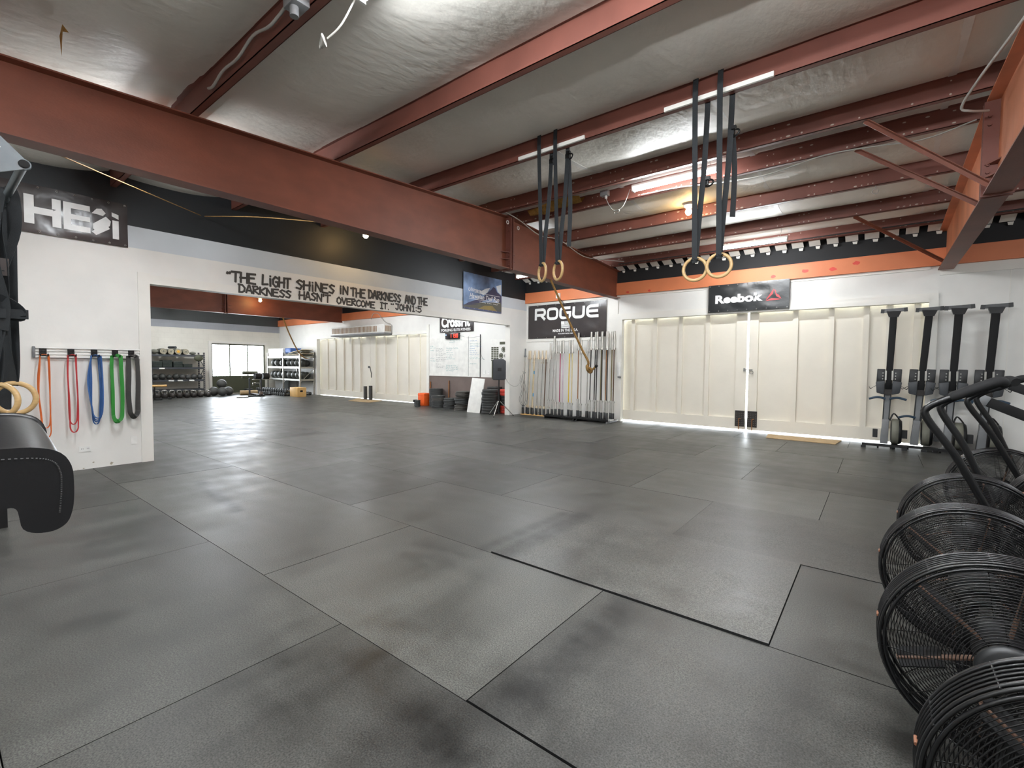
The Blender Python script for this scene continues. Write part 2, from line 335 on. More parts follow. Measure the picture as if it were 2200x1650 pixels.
GL = {
 'A': [[(0,0),(.45,1),(.6,1),(1,0)],[(.15,.36),(.9,.36)]], 'C': [[(1,.86),(.6,1),(.1,.75),(0,.4),(.2,.05),(.6,0),(1,.16)]],
 'D': [[(.05,0),(.08,1)],[(-.1,1),(.6,.95),(1,.6),(.9,.2),(.5,0),(0,0)]], 'E': [[(1,1),(0,.95),(0,.02),(1,0)],[(0,.5),(.8,.52)]],
 'G': [[(1,.85),(.5,1),(.05,.7),(.05,.25),(.5,0),(.95,.1),(1,.5),(.55,.48)]], 'H': [[(0,0),(.05,1)],[(.95,0),(1,1)],[(-.1,.48),(1.1,.55)]],
 'I': [[(.5,0),(.5,.72)],[(.45,.93),(.56,.93)]], 'i': [[(0,1),(1,1)],[(.5,0),(.5,1)],[(0,0),(1,0)]], 'J': [[(0,1),(1,1)],[(.75,1),(.7,.2),(.4,0),(0,.2)]],
 'K': [[(0,0),(.05,1)],[(1,1),(.08,.5),(1,0)]], 'L': [[(.1,1),(0,.05),(1,.12)]], 'M': [[(0,0),(.12,1),(.5,.3),(.88,1),(1,0)]],
 'N': [[(0,0),(.05,1),(.92,.02),(1,1)]], 'O': [[(.5,1),(.08,.75),(0,.3),(.4,0),(.9,.2),(1,.65),(.5,1)]], 'R': [[(.05,0),(.05,1)],[(-.1,.95),(.7,1),(.95,.75),(.1,.45),(1,0)]],
 'S': [[(1,.88),(.5,1),(.08,.78),(.9,.35),(.6,.02),(0,.12)]], 'T': [[(-.1,.95),(1.1,1)],[(.5,1),(.45,0)]], 'U': [[(0,1),(0,.2),(.4,0),(.85,.1),(1,1)]],
 'V': [[(0,1),(.45,0),(1,1)]], 'W': [[(0,1),(.25,0),(.5,.8),(.75,0),(1,1)]], '1': [[(.2,.8),(.55,1),(.5,0)],[(.1,0),(.95,0)]], '5': [[(1,1),(.15,.97),(.1,.58),(.75,.6),(.95,.25),(.5,0),(0,.08)]],
 ':': [[(.5,.7),(.55,.7)],[(.5,.2),(.55,.2)]], '.': [[(.4,.03),(.55,.03)]], '"': [[(.2,1),(.05,.7)],[(.9,1),(.7,.7)]], "'": [[(.5,1),(.4,.7)]],
}
def strokes(mb, word, x0, x1, z0, z1, fn, th, widths=None, seed=0, mi=0):
    """stroke lettering on a wall: fn(a, z, d) -> 3-D"""
    rnd = random.Random(seed+len(word)); ws = [{'I': .55, "'": .4, '.': .35, ':': .4, '1': .6, 'M': 1.2, 'W': 1.2, '"': .5, 'i': .7}.get(c, 1) for c in word]
    tot = sum(ws)+.22*(len(word)-1); k = (x1-x0)/tot; x = x0; dd = 0
    for c, wd in zip(word, ws):
        for st in GL[c]:
            dz = rnd.uniform(-.04, .04); P = [(x+k*wd*a, z0+(z1-z0)*(b+dz)) for a, b in st]
            for (a0, b0), (a1, b1) in zip(P, P[1:]):
                dd += 1; d = .0020+.00002*dd
                L = math.hypot(a1-a0, b1-b0) or 1e-6; nx, nz = -(b1-b0)/L*th/2, (a1-a0)/L*th/2; ex, ez = (a1-a0)/L*th*.25, (b1-b0)/L*th*.25
                q = [(a0-ex+nx, b0-ez+nz), (a0-ex*1.6, b0-ez*1.6), (a0-ex-nx, b0-ez-nz), (a1+ex-nx, b1+ez-nz), (a1+ex*1.6, b1+ez*1.6), (a1+ex+nx, b1+ez+nz)]
                mb.add([fn(a, b, d) for a, b in q], [(0,1,2,3,4,5)], mi)
        x += k*(wd+.22)
WX, NY = -8.02, 10.85          # faces of the partition wall and of the long outer wall
def onW(a, z, d): return (WX+d, a, z)
def onN(a, z, d): return (a, NY-d, z)

# ------------------------------------------------------------------ floor of rubber mats (4 x 6 ft, running bond)
XW, XE, YS = -22.9, 5.5, -4.0
zt = lambda y: 3.96-.055*abs(y-6.45)          # top of the rafters
def make_floor():
    mb = MB(); tone = []; rnd = random.Random(3)
    r0 = -4
    for k in range(r0, 9):
        ya = .14+1.22*k; yb = ya+1.22
        if k == 8: yb = NY+.1
        off = -.39 if k % 2 == 0 else -1.30
        x = off-1.83*13
        while x < XE:
            xa, xb = max(x, XW), min(x+1.83, XE)
            if xb-xa > .02:
                g = .0022; zz = rnd.uniform(-.0006, .0006); ga = gb = gc = g
                if k == 2 and abs(x+2.22) < .05: zz = .009; ga = .006
                if k == 1 and abs(x+1.30) < .05: ga = .011; zz = -.001
                if k == 3 and abs(x+1.30) < .05: zz = .003
                n0 = len(mb.f); mb.box(xa+g, xb-g, ya+ga, yb-g, -.016, zz); mb.m[-4:] = [1]*4; mb.m[-6] = 1
                tv = rnd.uniform(-1, 1); tone += [tv]*(len(mb.f)-n0)
            x += 1.83
    n0 = len(mb.f); mb.box(XW-.2, XE+.2, YS-.2, NY+.1, -.1, -.0155, 1); tone += [0]*(len(mb.f)-n0)
    o = mb.build('floor', ['rubber', 'seam'], kind='structure')
    a = o.data.attributes.new('tone', 'FLOAT', 'FACE'); a.data.foreach_set('value', tone)
    o['label'] = 'dark grey rubber mat floor'; o['category'] = 'floor'
    return o
FL = make_floor()
# outdoors ground beyond the doors and window
MB().box(-34, 10, NY+.1, 24, -.12, -.02).box(-34, -23.2, -6, NY+.1, -.12, -.02).build('ground', 'conc', kind='structure')

# ------------------------------------------------------------------ roof: insulation sagging between purlins, dark deck above
PUR = [-3.4, -1.3, .15, 1.62, 3.08, 4.56, 6.08, 6.80, 8.10, 9.28, 10.30]
FRX = [.83, -5.2, -11.3, -17.4]
def make_ceiling():
    mb = MB(); xs = []; x = XW
    while x < XE+.01: xs.append(x); x += .2
    rnd = random.Random(5); ys = []
    for a, b in zip(PUR, PUR[1:]):
        n = 12 if b-a > .9 else 4
        ys += [(a+(b-a)*i/n, i/n, b-a) for i in range(n)]
    ys.append((PUR[-1]+.05, 0, 1)); ph = [rnd.uniform(0, 6) for _ in range(6)]
    def z(x, y, t, wd):
        d = min(abs(x-f) for f in FRX); k = 1-math.exp(-(d/.45)**2)
        sag = (.085 if wd > .9 else .03)*math.sin(PI*t)**.65
        wv = .012*math.sin(3.1*x+ph[0]+2*math.sin(1.7*y+ph[1]))*math.sin(PI*t)+.006*math.sin(9*x+ph[2]+3*y)*math.sin(PI*t)
        seamdip = -.02*math.exp(-((((x+.6) % 1.83)-.9)/.12)**2)*math.sin(PI*t)
        return zt(y)+.2-sag*(.25+.75*k)+wv+seamdip
    vs = [(x, y, z(x, y, t, wd)) for (y, t, wd) in ys for x in xs]; n = len(xs)
    mb.add(vs, [(j*n+i, j*n+i+1, (j+1)*n+i+1, (j+1)*n+i) for j in range(len(ys)-1) for i in range(n-1)], 0, True)
    o = mb.build('ceiling', ['insul'], kind='structure'); o['label'] = 'white sagging insulation ceiling'; o['category'] = 'ceiling'
    # tape strips over the seams
    tp = MB()
    for xx in (.45, -1.38, -3.2, -7.0, 2.3):
        for a, b in zip(PUR[5:], PUR[6:]):
            yy = [(a+(b-a)*i/12, i/12) for i in range(13)]
            tp.ribbon([(xx, y, z(xx, y, t, b-a)-.004) for y, t in yy], (1,0,0), .06, .002)
    tp.build('seam_tape', 'whtm', o)
    # roof deck
    for nm, ya, yb in (('roof_deck', YS-.3, 6.45), ('roof_deck', 6.45, NY+.9)):
        q = MB(); za, zb = zt(ya)+.235, zt(yb)+.235
        q.add([(XW-.6, ya, za), (XE+.4, ya, za), (XE+.4, yb, zb), (XW-.6, yb, zb), (XW-.6, ya, za+.05), (XE+.4, ya, za+.05), (XE+.4, yb, zb+.05), (XW-.6, yb, zb+.05)],
              [(3,2,1,0),(4,5,6,7),(0,1,5,4),(1,2,6,5),(2,3,7,6),(3,0,4,7)])
        q.build(nm, 'deck', kind='structure')
    # eave closure: dark strip with pale insulation ends showing between the ribs
    q = MB(); q.box(XW, XE, NY-.03, NY+.05, 3.42, zt(NY)+.24)
    e = q.build('wall_eave', 'deck', kind='structure')
    f = MB(); x = XW+.1; rnd = random.Random(2)
    while x < XE-.3:
        wd = .19+rnd.uniform(-.02, .02)
        y0, y1 = 10.45, 10.74; z0, z1 = zt(y0)+.10, zt(y1)+.0
        f.add([(x, y0, z0), (x+wd, y0, z0), (x+wd, y1, z1), (x, y1, z1)], [(0,1,2,3)])
        f.add([(x+wd*.55, y1, z1-.01), (x+wd*.95, y1, z1-.012), (x+wd*.9, y1+.01, z1-.06), (x+wd*.6, y1+.01, z1-.055)], [(0,1,2,3)])
        x += .285
    f.build('insulation_end', 'insul', e)
make_ceiling()
def purlin(y, holes):
    mb = MB(); z0, z1 = zt(y), zt(y)+.2
    mb.box(XW, XE, y, y+.006, z0, z1).box(XW, XE, y, y+.065, z0, z0+.006).box(XW, XE, y+.06, y+.065, z0, z0+.02).box(XW, XE, y-.06, y, z1-.006, z1)
    if holes:
        rnd = random.Random(int(y*100)); x = -6.5
        while x < 2.2:
            for k in range(rnd.choice((1, 2, 3))):
                xx = x+.07*k; 
                for zz in ((z0+.03,) if rnd.random() < .55 else (z0+.03, z1-.045)):
                    r = rnd.uniform(.007, .011); wd = rnd.choice((1, 1, 1, 2.2))
                    mb.add([(xx+r*wd*math.cos(2*PI*i/8), y-.0015, zz+r*math.sin(2*PI*i/8)) for i in range(8)], [tuple(range(8))], 1)
            x += rnd.uniform(.18, .42)
    o = mb.build('purlin_beam', ['redd', 'hole'], kind='structure'); return o
for i, y in enumerate(PUR): purlin(y, i >= 6)

# ------------------------------------------------------------------ rigid frames
def rafter(x, label, rm='red'):
    ys = [YS, 1.6, 6.42, 6.48, NY-.04]
    zb = 3.075; mb = MB(); hw = .1
    web = [(y, zb) for y in ys]+[(y, zt(y)-.012) for y in reversed(ys)]
    mb.prism(web, lambda a, b, d: (x+d, a, b), -.005, .005)
    for a, b in ((YS, 6.45), (6.45, NY-.04)):
        za, zb2 = zt(a), zt(b)
        mb.bar((x, a, za-.006), (x, b, zb2-.006), 2*hw, .012)
    o = mb.build('rafter_beam', rm, kind='structure'); o['label'] = label; o['category'] = 'beam'
    MB().box(x-hw, x+hw, YS, NY-.06, zb-.014, zb).build('bottom_flange', 'red', o)
    sp = MB(); sp.box(x-hw-.015, x+hw+.015, 6.40, 6.42, zb-.03, zt(6.4)-.012).box(x-hw-.015, x+hw+.015, 6.47, 6.49, zb-.03, zt(6.4)-.012)
    sp.build('splice_plate', 'redd', o)
    b = MB()
    for yy, s in ((6.40, -1), (6.49, 1)):
        for zz in (3.12, 3.2, 3.27, 3.34, 3.72, 3.8):
            for dx in (-.075, .075): b.cyl((x+dx, yy, zz), (x+dx, yy+s*.025, zz), .016, n=6)
    for zz in (3.22, 3.34):   # pointed gusset stiffeners beside the splice
        for s in (-1, 1):
            for yy, e in ((6.40, -1), (6.49, 1)):
                b.add([(x+s*.006, yy, zz), (x+s*.1, yy, zz), (x+s*.006, yy+e*.16, zz), (x+s*.006, yy, zz+.01), (x+s*.1, yy, zz+.01), (x+s*.006, yy+e*.16, zz+.01)], [(0,1,2),(5,4,3),(0,3,4,1),(1,4,5,2),(2,5,3,0)])
    b.build('splice_bolt', 'redd', o)
    return o
RF = [rafter(.83, 'red rafter frame at the right edge of the room', 'redw'), rafter(-5.2, 'long red rafter beam crossing the room at left'),
      rafter(-11.3, 'red rafter beam just beyond the partition wall'), rafter(-17.4, 'red rafter beam seen through the wide opening')]
o = MB().torus((-5.08, 6.30, 3.83), .028, .007, (1,0,0)).torus((-5.08, 6.60, 3.80), .028, .007, (1,0,0)).build('lifting_eye', 'whtm', RF[1])
for (xt, yt), (yb, zb) in (((-.2, 6.11), (6.15, 3.11)), ((-.3, 6.84), (6.79, 3.11)), ((-.4, 9.31), (10.1, 3.11))):
    br = MB(); zt2 = zt(yt)+.02
    br.bar((xt, yt, zt2), (.74, yb, zb), .05, .006).bar((xt, yt+.022, zt2-.02), (.74, yb+.022, zb-.02), .006, .045)
    br.build('knee_brace', 'red', RF[0])
# eave strut along the outer wall
st = MB(); st.box(XW, XE, NY-.075, NY-.065, 3.145, 3.425).box(XW, XE, NY-.085, NY, 3.14, 3.15).box(XW, XE, NY-.085, NY, 3.42, 3.43)
o = st.build('eave_beam', 'orange', kind='structure'); o['label'] = 'orange-red eave beam along the top of the door wall'; o['category'] = 'beam'
sp = MB(); rnd = random.Random(8)
for x, z, r in ((-4.9, 3.19, .035), (-4.35, 3.18, .03), (-1.75, 3.22, .04), (-1.2, 3.27, .05), (-.75, 3.25, .05), (-.4, 3.32, .045)):
    sp.add([(x+r*(1+.4*rnd.random())*math.cos(2*PI*i/11), NY-.0765, z+r*.8*(.6+.6*rnd.random())*math.sin(2*PI*i/11)) for i in range(11)], [tuple(range(11))])
sp.build('paint_mark', 'redp', o)

# ------------------------------------------------------------------ walls
def wall(name, boxes, m, label=None, cat='wall'):
    mb = MB()
    for b in boxes: mb.box(*b)
    o = mb.build(name, m, kind='structure')
    if label: o['label'] = label; o['category'] = cat
    return o
H = 4.3
# partition with the wide opening
OY0, OY1, OZ = 2.01, 10.08, 2.49
TW = .14
def westwall():
    mb = MB()
    def quadwall(y0, y1, z0, z1a, z1b):
        mb.add([(WX-TW, y0, z0), (WX, y0, z0), (WX, y1, z0), (WX-TW, y1, z0), (WX-TW, y0, z1a), (WX, y0, z1a), (WX, y1, z1b), (WX-TW, y1, z1b)],
               [(3,2,1,0),(4,5,6,7),(0,1,5,4),(1,2,6,5),(2,3,7,6),(3,0,4,7)])
    top = lambda y: zt(y)+.22
    quadwall(YS, OY0, -.015, top(YS), top(OY0)); quadwall(OY0, 6.45, OZ, top(OY0), top(6.45)); quadwall(6.45, OY1, OZ, top(6.45), top(OY1)); quadwall(OY1, NY, -.015, top(OY1), top(NY))
    o = mb.build('wall_west', 'west', kind='structure'); o['label'] = 'partition wall with a wide opening, painted white, grey and black'; o['category'] = 'wall'
    return o
ww = westwall()
t = MB().box(WX, WX+.022, 1.88, OY0+.004, 0, 2.62).box(WX, WX+.004, OY0, OY1, OZ-.004, 2.60)
t.box(WX-.16, WX-.001, OY0+.0005, OY0+.006, 0, OZ).box(WX-.16, WX+.01, OY1-.006, OY1+.012, 0, OZ).box(WX-.16, WX+.012, OY0+.007, OY1-.007, OZ-.014, OZ-.005)
t.build('trim_1', 'trimw', kind='structure')
wall('wall_north', [(XW-.3, -19.42, NY, NY+.12, -.02, 3.15), (-19.42, -12.27, NY, NY+.12, 2.45, 3.15), (-12.27, -5.06, NY, NY+.12, -.02, 3.15), (-5.06, .66, NY, NY+.12, 2.53, 3.15), (.66, XE, NY, NY+.12, -.02, 3.15), (XW-.3, XE, NY, NY+.12, 3.15, 4.1), (-5.6, 1.3, NY+.12, NY+.34, 2.70, 2.76), (-5.6, -5.24, NY+.12, NY+.34, -.02, 2.7), (.95, 1.3, NY+.12, NY+.34, -.02, 2.7), (-20.0, -11.7, NY+.12, NY+.34, 2.56, 2.62), (-20.0, -19.63, NY+.12, NY+.34, -.02, 2.56), (-12.05, -11.7, NY+.12, NY+.34, -.02, 2.56)], 'north', 'long white plywood outer wall with sliding doors')  # boxes on the outer face are added to block daylight leaks round the doors
wall('wall_far', [(XW-.2, XW, YS, 7.9, -.02, H), (XW-.2, XW, 10.15, NY+.1, -.02, H), (XW-.2, XW, 7.9, 10.15, 2.23, H), (XW-.2, XW, 7.9, 10.15, -.02, .02)], 'far', 'far block wall with a grey stripe and a bright window')
wall('wall_east', [(XE, XE+.2, YS, NY+.1, -.02, H)], 'white'); wall('wall_south', [(XW-.2, -3.0, YS-.2, YS, -.02, H), (5.0, XE+.2, YS-.2, YS, -.02, H), (-3.0, 5.0, YS-.2, YS, -.02, H)], 'white')
# window in the far wall: three panes over a dark olive panel
wd = MB().box(XW-.12, XW-.02, 7.9, 7.95, .76, 2.23).box(XW-.12, XW-.02, 10.10, 10.15, .76, 2.23).box(XW-.12, XW-.02, 7.95, 10.10, 2.18, 2.23).box(XW-.12, XW-.02, 7.95, 10.10, .76, .80)
wd.box(XW-.1, XW-.04, 8.63, 8.67, .8, 2.18).box(XW-.1, XW-.04, 9.39, 9.43, .8, 2.18)
o = wd.build('window_1', 'olive', kind='structure')
for a, b in ((7.95, 8.63), (8.67, 9.39), (9.43, 10.10)): MB().box(XW-.075, XW-.065, a, b, .8, 2.18).build('pane', 'glass', o)
MB().box(XW-.12, XW-.02, 7.9, 10.15, .02, .76).build('wall_under_window', 'olive', kind='structure')
MB().box(XW, XW+.05, 7.78, 7.9, 0, 2.33).box(XW, XW+.05, 7.9, 10.2, 2.24, 2.33).build('trim_2', 'trimw', kind='structure')
# long-wall trims
t = MB()
t.box(-5.17, -5.05, NY-.03, NY+.02, 0, 2.66).box(-5.05, .64, NY-.05, NY+.02, 2.53, 2.60).box(-5.17, .76, NY-.028, NY, 2.60, 2.68).box(.64, .76, NY-.03, NY+.02, 0, 2.66)
t.box(-8.02, -5.17, NY-.018, NY, 2.05, 2.125).box(-5.42, -5.17, NY-.03, NY, 0, 3.14).box(.76, XE, NY-.02, NY, 2.98, 3.14).box(-8.02, .64, NY-.02, NY, 3.09, 3.14)
t.build('trim_3', 'trimw', kind='structure')
t = MB(); t.box(-19.54, -19.42, NY-.03, NY, 0, 2.55).box(-12.27, -12.15, NY-.03, NY, 0, 2.75).box(-19.42, -12.27, NY-.03, NY, 2.45, 2.55)
t.build('trim_4', 'trimw', kind='structure')
for x in (1.6, 2.75): MB().box(x, x+.012, NY-.006, NY, 0, 3.0).build('trim_5', 'trimw', kind='structure')
# baseboard strip on the partition, left
# dark wainscot and panel below the whiteboard in the back room
MB().box(-12.15, -8.17, NY-.012, NY, 0, 1.0).build('wainscot', 'brown', kind='structure')

# ------------------------------------------------------------------ sliding doors
def leaf(name, x0, x1, z0, z1, battens, label, y=NY+.14, stile=.0, bw=.09):
    mb = MB(); mb.box(x0, x1, y+.055, y+.095, z0, z1)
    mb.box(x0, x1, y, y+.055, z0, z0+.24)
    for b in battens: mb.box(b-bw/2, b+bw/2, y, y+.055, z0+.24, z1)
    for a, b in stile or (): mb.box(a, b, y-.004, y+.055, z0, z1)
    o = mb.build(name, 'door', kind='structure', bevel=0); o['label'] = label; o['category'] = 'door'; return o
d1 = leaf('door_1', -5.2, -2.245, .035, 2.62, (-4.83, -4.27, -3.66, -3.06), 'left leaf of the cream sliding barn door', stile=((-2.46, -2.245),))
d2 = leaf('door_2', -2.205, .9, .035, 2.62, (-1.36, -.76, -.22, .12, .50), 'right leaf of the cream sliding barn door', stile=((-2.205, -2.03),))
for d, a, b, rx in ((d1, -2.44, -2.25, -2.36), (d2, -2.20, -2.01, -2.1)):
    k = MB().box(a, b, NY+.108, NY+.126, .10, .44)
    for i in range(5):
        for j in range(7): k.box(a+.025+i*.034, a+.034+i*.034, NY+.105, NY+.108, .14+j*.04, .146+j*.04, 1)
    k.build('kick_plate', ['iron', 'steel'], d)
    MB().cyl((rx, NY+.09, .02), (rx, NY+.09, .27), .009).cyl((rx, NY+.09, .27), (rx+.04, NY+.09, .27), .009).build('drop_rod', 'bronze', d)
l = MB().box(-2.30, -2.25, NY+.112, NY+.127, 1.29, 1.36).box(-2.19, -2.12, NY+.112, NY+.127, 1.31, 1.34).tube([(-2.28, NY+.1, 1.33), (-2.22, NY+.085, 1.335), (-2.16, NY+.1, 1.325)], .008).torus((-2.14, NY+.1, 1.27), .035, .006, (0,1,0))
l.build('latch', 'steel', d2)
bat = [-18.9, -18.3, -17.68, -17.1, -16.5, -15.98]
d3 = leaf('door_3', -19.6, -15.75, .014, 2.5, bat[:-1], 'left leaf of the tall cream door in the back room', bw=.14, stile=((-16.0, -15.75),))
d4 = leaf('door_4', -15.74, -12.1, .014, 2.5, (-14.85, -14.15, -13.5, -12.88), 'right leaf of the tall cream door in the back room', bw=.12, stile=((-15.73, -15.4),))
MB().box(-15.86, -15.75, NY+.11, NY+.126, 1.22, 1.30).tube([(-15.7, NY+.09, 1.26), (-15.6, NY+.08, 1.0), (-15.62, NY+.09, .85)], .014).build('latch', 'iron', d4)
for x, h in ((-15.62, .52), (-15.28, .55)): tag(MB().box(x-.06, x+.06, NY-.22, NY-.14, 0, h).box(x-.1, x+.1, NY-.24, NY-.12, 0, .02).build('door_stop', 'iron'), 'dark steel stop post %s in front of back room doors' % ('nearer the shelves' if x < -15.5 else 'nearer the whiteboard'), 'post', 'stop posts')

# ------------------------------------------------------------------ lamps
def strip(label, x0, x1, y, z, group='strip lights'):
    L = x1-x0; t = thing('strip_light', label, 'lamp', (x0, y, z), group=group)
    MB().box(0, L, -.045, .045, .03, .07).box(0, .02, -.045, .045, -.02, .03).box(L-.02, L, -.045, .045, -.02, .03).build('housing', 'whtm', t)
    MB().prism([(-.05, .03), (-.046, .0), (-.03, -.012), (.03, -.012), (.046, .0), (.05, .03)], lambda a, b, d: (d, a, b), .02, L-.02).build('diffuser', 'lamp', t)
    top = zt(y)+.16-z
    for q in (.12, L-.12): MB().tube([(q, 0, .07), (q+.02, 0, .5*top), (q, 0, top)], .003, 5).build('hanger', 'cable', t)
    for s in (-1, 1):
        l = bpy.data.lights.new('tube_light', 'AREA'); l.shape = 'RECTANGLE'; l.size = L-.04; l.size_y = .035; l.energy = LAMP_WATTS; l.color = (.92, .965, 1)
        lo = bpy.data.objects.new('tube_light', l); COL.objects.link(lo); lo.parent = t; lo.location = (L/2, s*.038, -.026); lo.rotation_euler = (s*math.radians(48), 0, 0)
    return t
strip('lit strip light under the ridge, behind the right pair of rings', -2.86, -1.70, 6.40, 3.90)
strip('lit strip light under the roof near the eave above the dark banner', -2.50, -1.33, 9.45, 3.61)
strip('lit strip light just past the red rafter, beyond the left hanging rings', -6.95, -5.75, 9.0, 3.50)
strip('lit strip light under the red rafter over the banner at the left', -6.62, -5.5, 1.52, 3.60)
strip('lit strip light on the purlin at the top edge of the picture', -2.62, -1.45, 1.75, 3.66)
# lamps added out of view to brighten the main room and the back room
for x, y, lb in ((1.8, 1.5, 'above the seats of the air bikes'), (-.4, -1.5, 'behind the camera position, near the middle'), (2.6, 5.5, 'beyond the right rafter frame'), (-4.0, -1.8, 'behind the padded bench and rig'), (-1.6, .7, 'above and left of the camera position'), (-.2, 1.0, 'straight above the camera position'), (-1.0, 2.2, 'over the open mats in front of the camera')): strip('added strip light under the roof '+lb, x, x+1.17, y, 3.55, 'added strip lights out of the picture')
for k, (x, y) in enumerate(((-10.3, 5.0), (-10.3, 9.0), (-13.8, 4.5), (-13.8, 8.6), (-19.5, 4.6), (-19.9, 8.3), (-10.5, .5), (-15.5, 0.5), (-21.4, 6.4), (-12.6, 6.8))): strip(f'added hidden strip light under the back room roof, {ORD[k]} of the row behind the header', x, x+1.17, y, 3.55, 'added strip lights in the back room')
def bulb(label, x, y, z):
    t = thing('ceiling_bulb', label, 'lamp', (x, y, z), group='warm bulbs')
    MB().lathe([(.085, .10), (.085, .085), (.045, .06), (.04, .03)], n=20).build('lamp_holder', 'wht', t)
    MB().sphere((0, 0, 0), .05, 16, 10, (1, 1, 1.1)).build('bulb', 'bulb', t); return t
bulb('glowing warm bulb on the ceiling beside the right hanging ring straps', -2.50, 7.75, 3.88)
bulb('glowing warm bulb below the red rafter near the black wall top', -7.40, 5.08, 3.72)
bulb('glowing warm bulb in the back room seen under the lettered header', -16.9, 7.36, 3.55)

# wiring on the roof
def wire(name, pts, r, m, label, cat='cable', n=6):
    o = MB().tube(smooth_path(pts, 5), r, n).build(name, m); return tag(o, label, cat)
wire('power_cable', [(-4.60, 1.60, 3.74), (-4.45, 1.585, 3.70), (-4.25, 1.59, 3.755), (-3.95, 1.58, 3.73), (-3.70, 1.59, 3.80), (-3.40, 1.58, 3.74), (-3.12, 1.59, 3.80)], .011, 'cable', 'grey cable looping along the purlin at the upper left')
jb = thing('junction_box', 'grey junction box at the top edge, on the upper left purlin', 'electrical box', (-3.02, 1.57, 3.72), group='junction boxes')
MB().box(-.07, .07, -.06, .05, -.05, .06).build('box', 'grey', jb, bevel=.008); MB().cyl((0, -.02, -.11), (0, -.02, -.05), .028, n=12).build('plug', 'grey', jb)
o = MB(); 
o.tube(smooth_path([(-2.60, 1.74, 3.68), (-2.72, 1.70, 3.52), (-2.82, 1.66, 3.45)], 5), .006)
for k in range(4): o.torus((-2.86+.012*k, 1.64, 3.43), .045, .006, (.4+.2*k, 1, .1*k), 18, 5, sy=.55)
tag(o.build('cord_bundle', 'cable'), 'coiled lamp cord hanging below the junction box at the top', 'cable')
wire('power_cable', [(-5.05, 6.1, 3.97), (-5.04, 6.55, 3.93), (-5.04, 7.2, 3.80), (-5.04, 7.9, 3.86), (-5.04, 8.8, 3.72), (-5.0, 9.6, 3.78), (-4.6, 9.9, 3.74)], .009, 'cable', 'pale cable draped over the red rafter beside the left rings')
wire('power_cable', [(.72, 3.2, 3.55), (.70, 4.4, 3.70), (.60, 5.6, 3.86), (.52, 6.0, 3.80), (.58, 6.05, 3.76), (.72, 6.2, 3.78)], .012, 'cable', 'grey cable along the right rafter frame at the top right')
wire('power_cable', [(.70, 6.75, 3.93), (.3, 6.78, 3.86), (-.1, 6.78, 3.90), (-.6, 6.78, 3.93), (-1.2, 6.78, 3.85), (-1.8, 6.78, 3.88), (-2.3, 6.78, 3.94), (-2.9, 6.78, 3.96)], .008, 'cable', 'thin white cable running along the ridge purlin')
wire('conduit', [(-4.9, 10.22, 3.77), (-2.0, 10.22, 3.765), (1.0, 10.22, 3.77), (5.4, 10.22, 3.77)], .011, 'dcable', 'thin conduit along the dark purlin above the eave beam', 'conduit')
jb2 = thing('junction_box', 'small grey junction box under the ridge, left of the strip light', 'electrical box', (-3.28, 6.36, 3.94), group='junction boxes')
MB().box(-.06, .06, -.04, .04, -.04, .04).build('box', 'grey', jb2, bevel=.006); MB().cyl((.02, 0, -.08), (.02, 0, -.04), .02, n=10).build('plug', 'wht', jb2)
o = MB().tube(smooth_path([(-3.26, 6.36, 3.86), (-3.2, 6.36, 3.74), (-3.12, 6.36, 3.66), (-3.0, 6.38, 3.70), (-2.9, 6.40, 3.93)], 6), .006)
for k in range(2): o.torus((-3.09, 6.37, 3.64), .06, .006, (.5, 1, .3*k), 18, 5, sy=.4)
tag(o.build('cord_bundle', 'cable'), 'knotted white lamp cord dangling left of the ridge strip light', 'cable')
# torn insulation at the ridge
o = MB(); rnd = random.Random(4); P = []
for i in range(25):
    a = i/24; x = -4.75+1.0*a; wv = .05+.05*math.sin(PI*a)*(.6+.8*rnd.random()); P.append((x, wv))
o.add([(x, 6.42, 4.03-.04*math.sin(5*x)) for x, wv in P]+[(x, 6.42+wv*1.6, 3.98-wv*.5-.03*math.sin(5*x)) for x, wv in P]+[(x, 6.60, 4.06) for x, wv in P], [(i, i+1, 26+i, 25+i) for i in range(24)]+[(25+i, 26+i, 51+i, 50+i) for i in range(24)], 0, True)
tag(o.build('torn_insulation', 'foam'), 'yellow torn insulation hanging out at the ridge behind the left rings', 'insulation')
o = MB(); zc = zt(.7)+.12
o.add([(-4.78, .70, zc), (-4.60, .69, zc), (-4.58, .72, zc-.05), (-4.66, .70, zc-.02), (-4.70, .70, zc-.09), (-4.72, .70, zc-.17), (-4.75, .70, zc-.10)], [(0,1,2,3), (0,3,4,6), (4,5,6)])
tag(o.build('torn_flap', 'foam'), 'small brown torn flap hanging from the ceiling at upper left', 'torn flap')
o = MB().torus((-.12, 8.16, 3.80), .035, .005, (0, 1, 0)); o.tube([(-.12, 8.14, 3.87), (-.12, 8.15, 3.83)], .005)
tag(o.build('wire_hook', 'cable'), 'small wire hook hanging from the purlin between the knee braces', 'hook')

# guy wire and thin rope under the left rafter
wire('thin_rope', [(-5.31, .76, 3.07), (-6.6, 1.53, 3.34), (-7.93, 2.63, 3.555)], .006, 'rope', 'thin tan rope slanting across the wall top above the left banner', 'rope')
wire('thin_rope', [(-7.93, 2.68, 3.555), (-6.6, 2.86, 3.34), (-5.31, 3.03, 3.08)], .006, 'rope', 'thin tan rope running level from the anchor to the red rafter', 'rope')

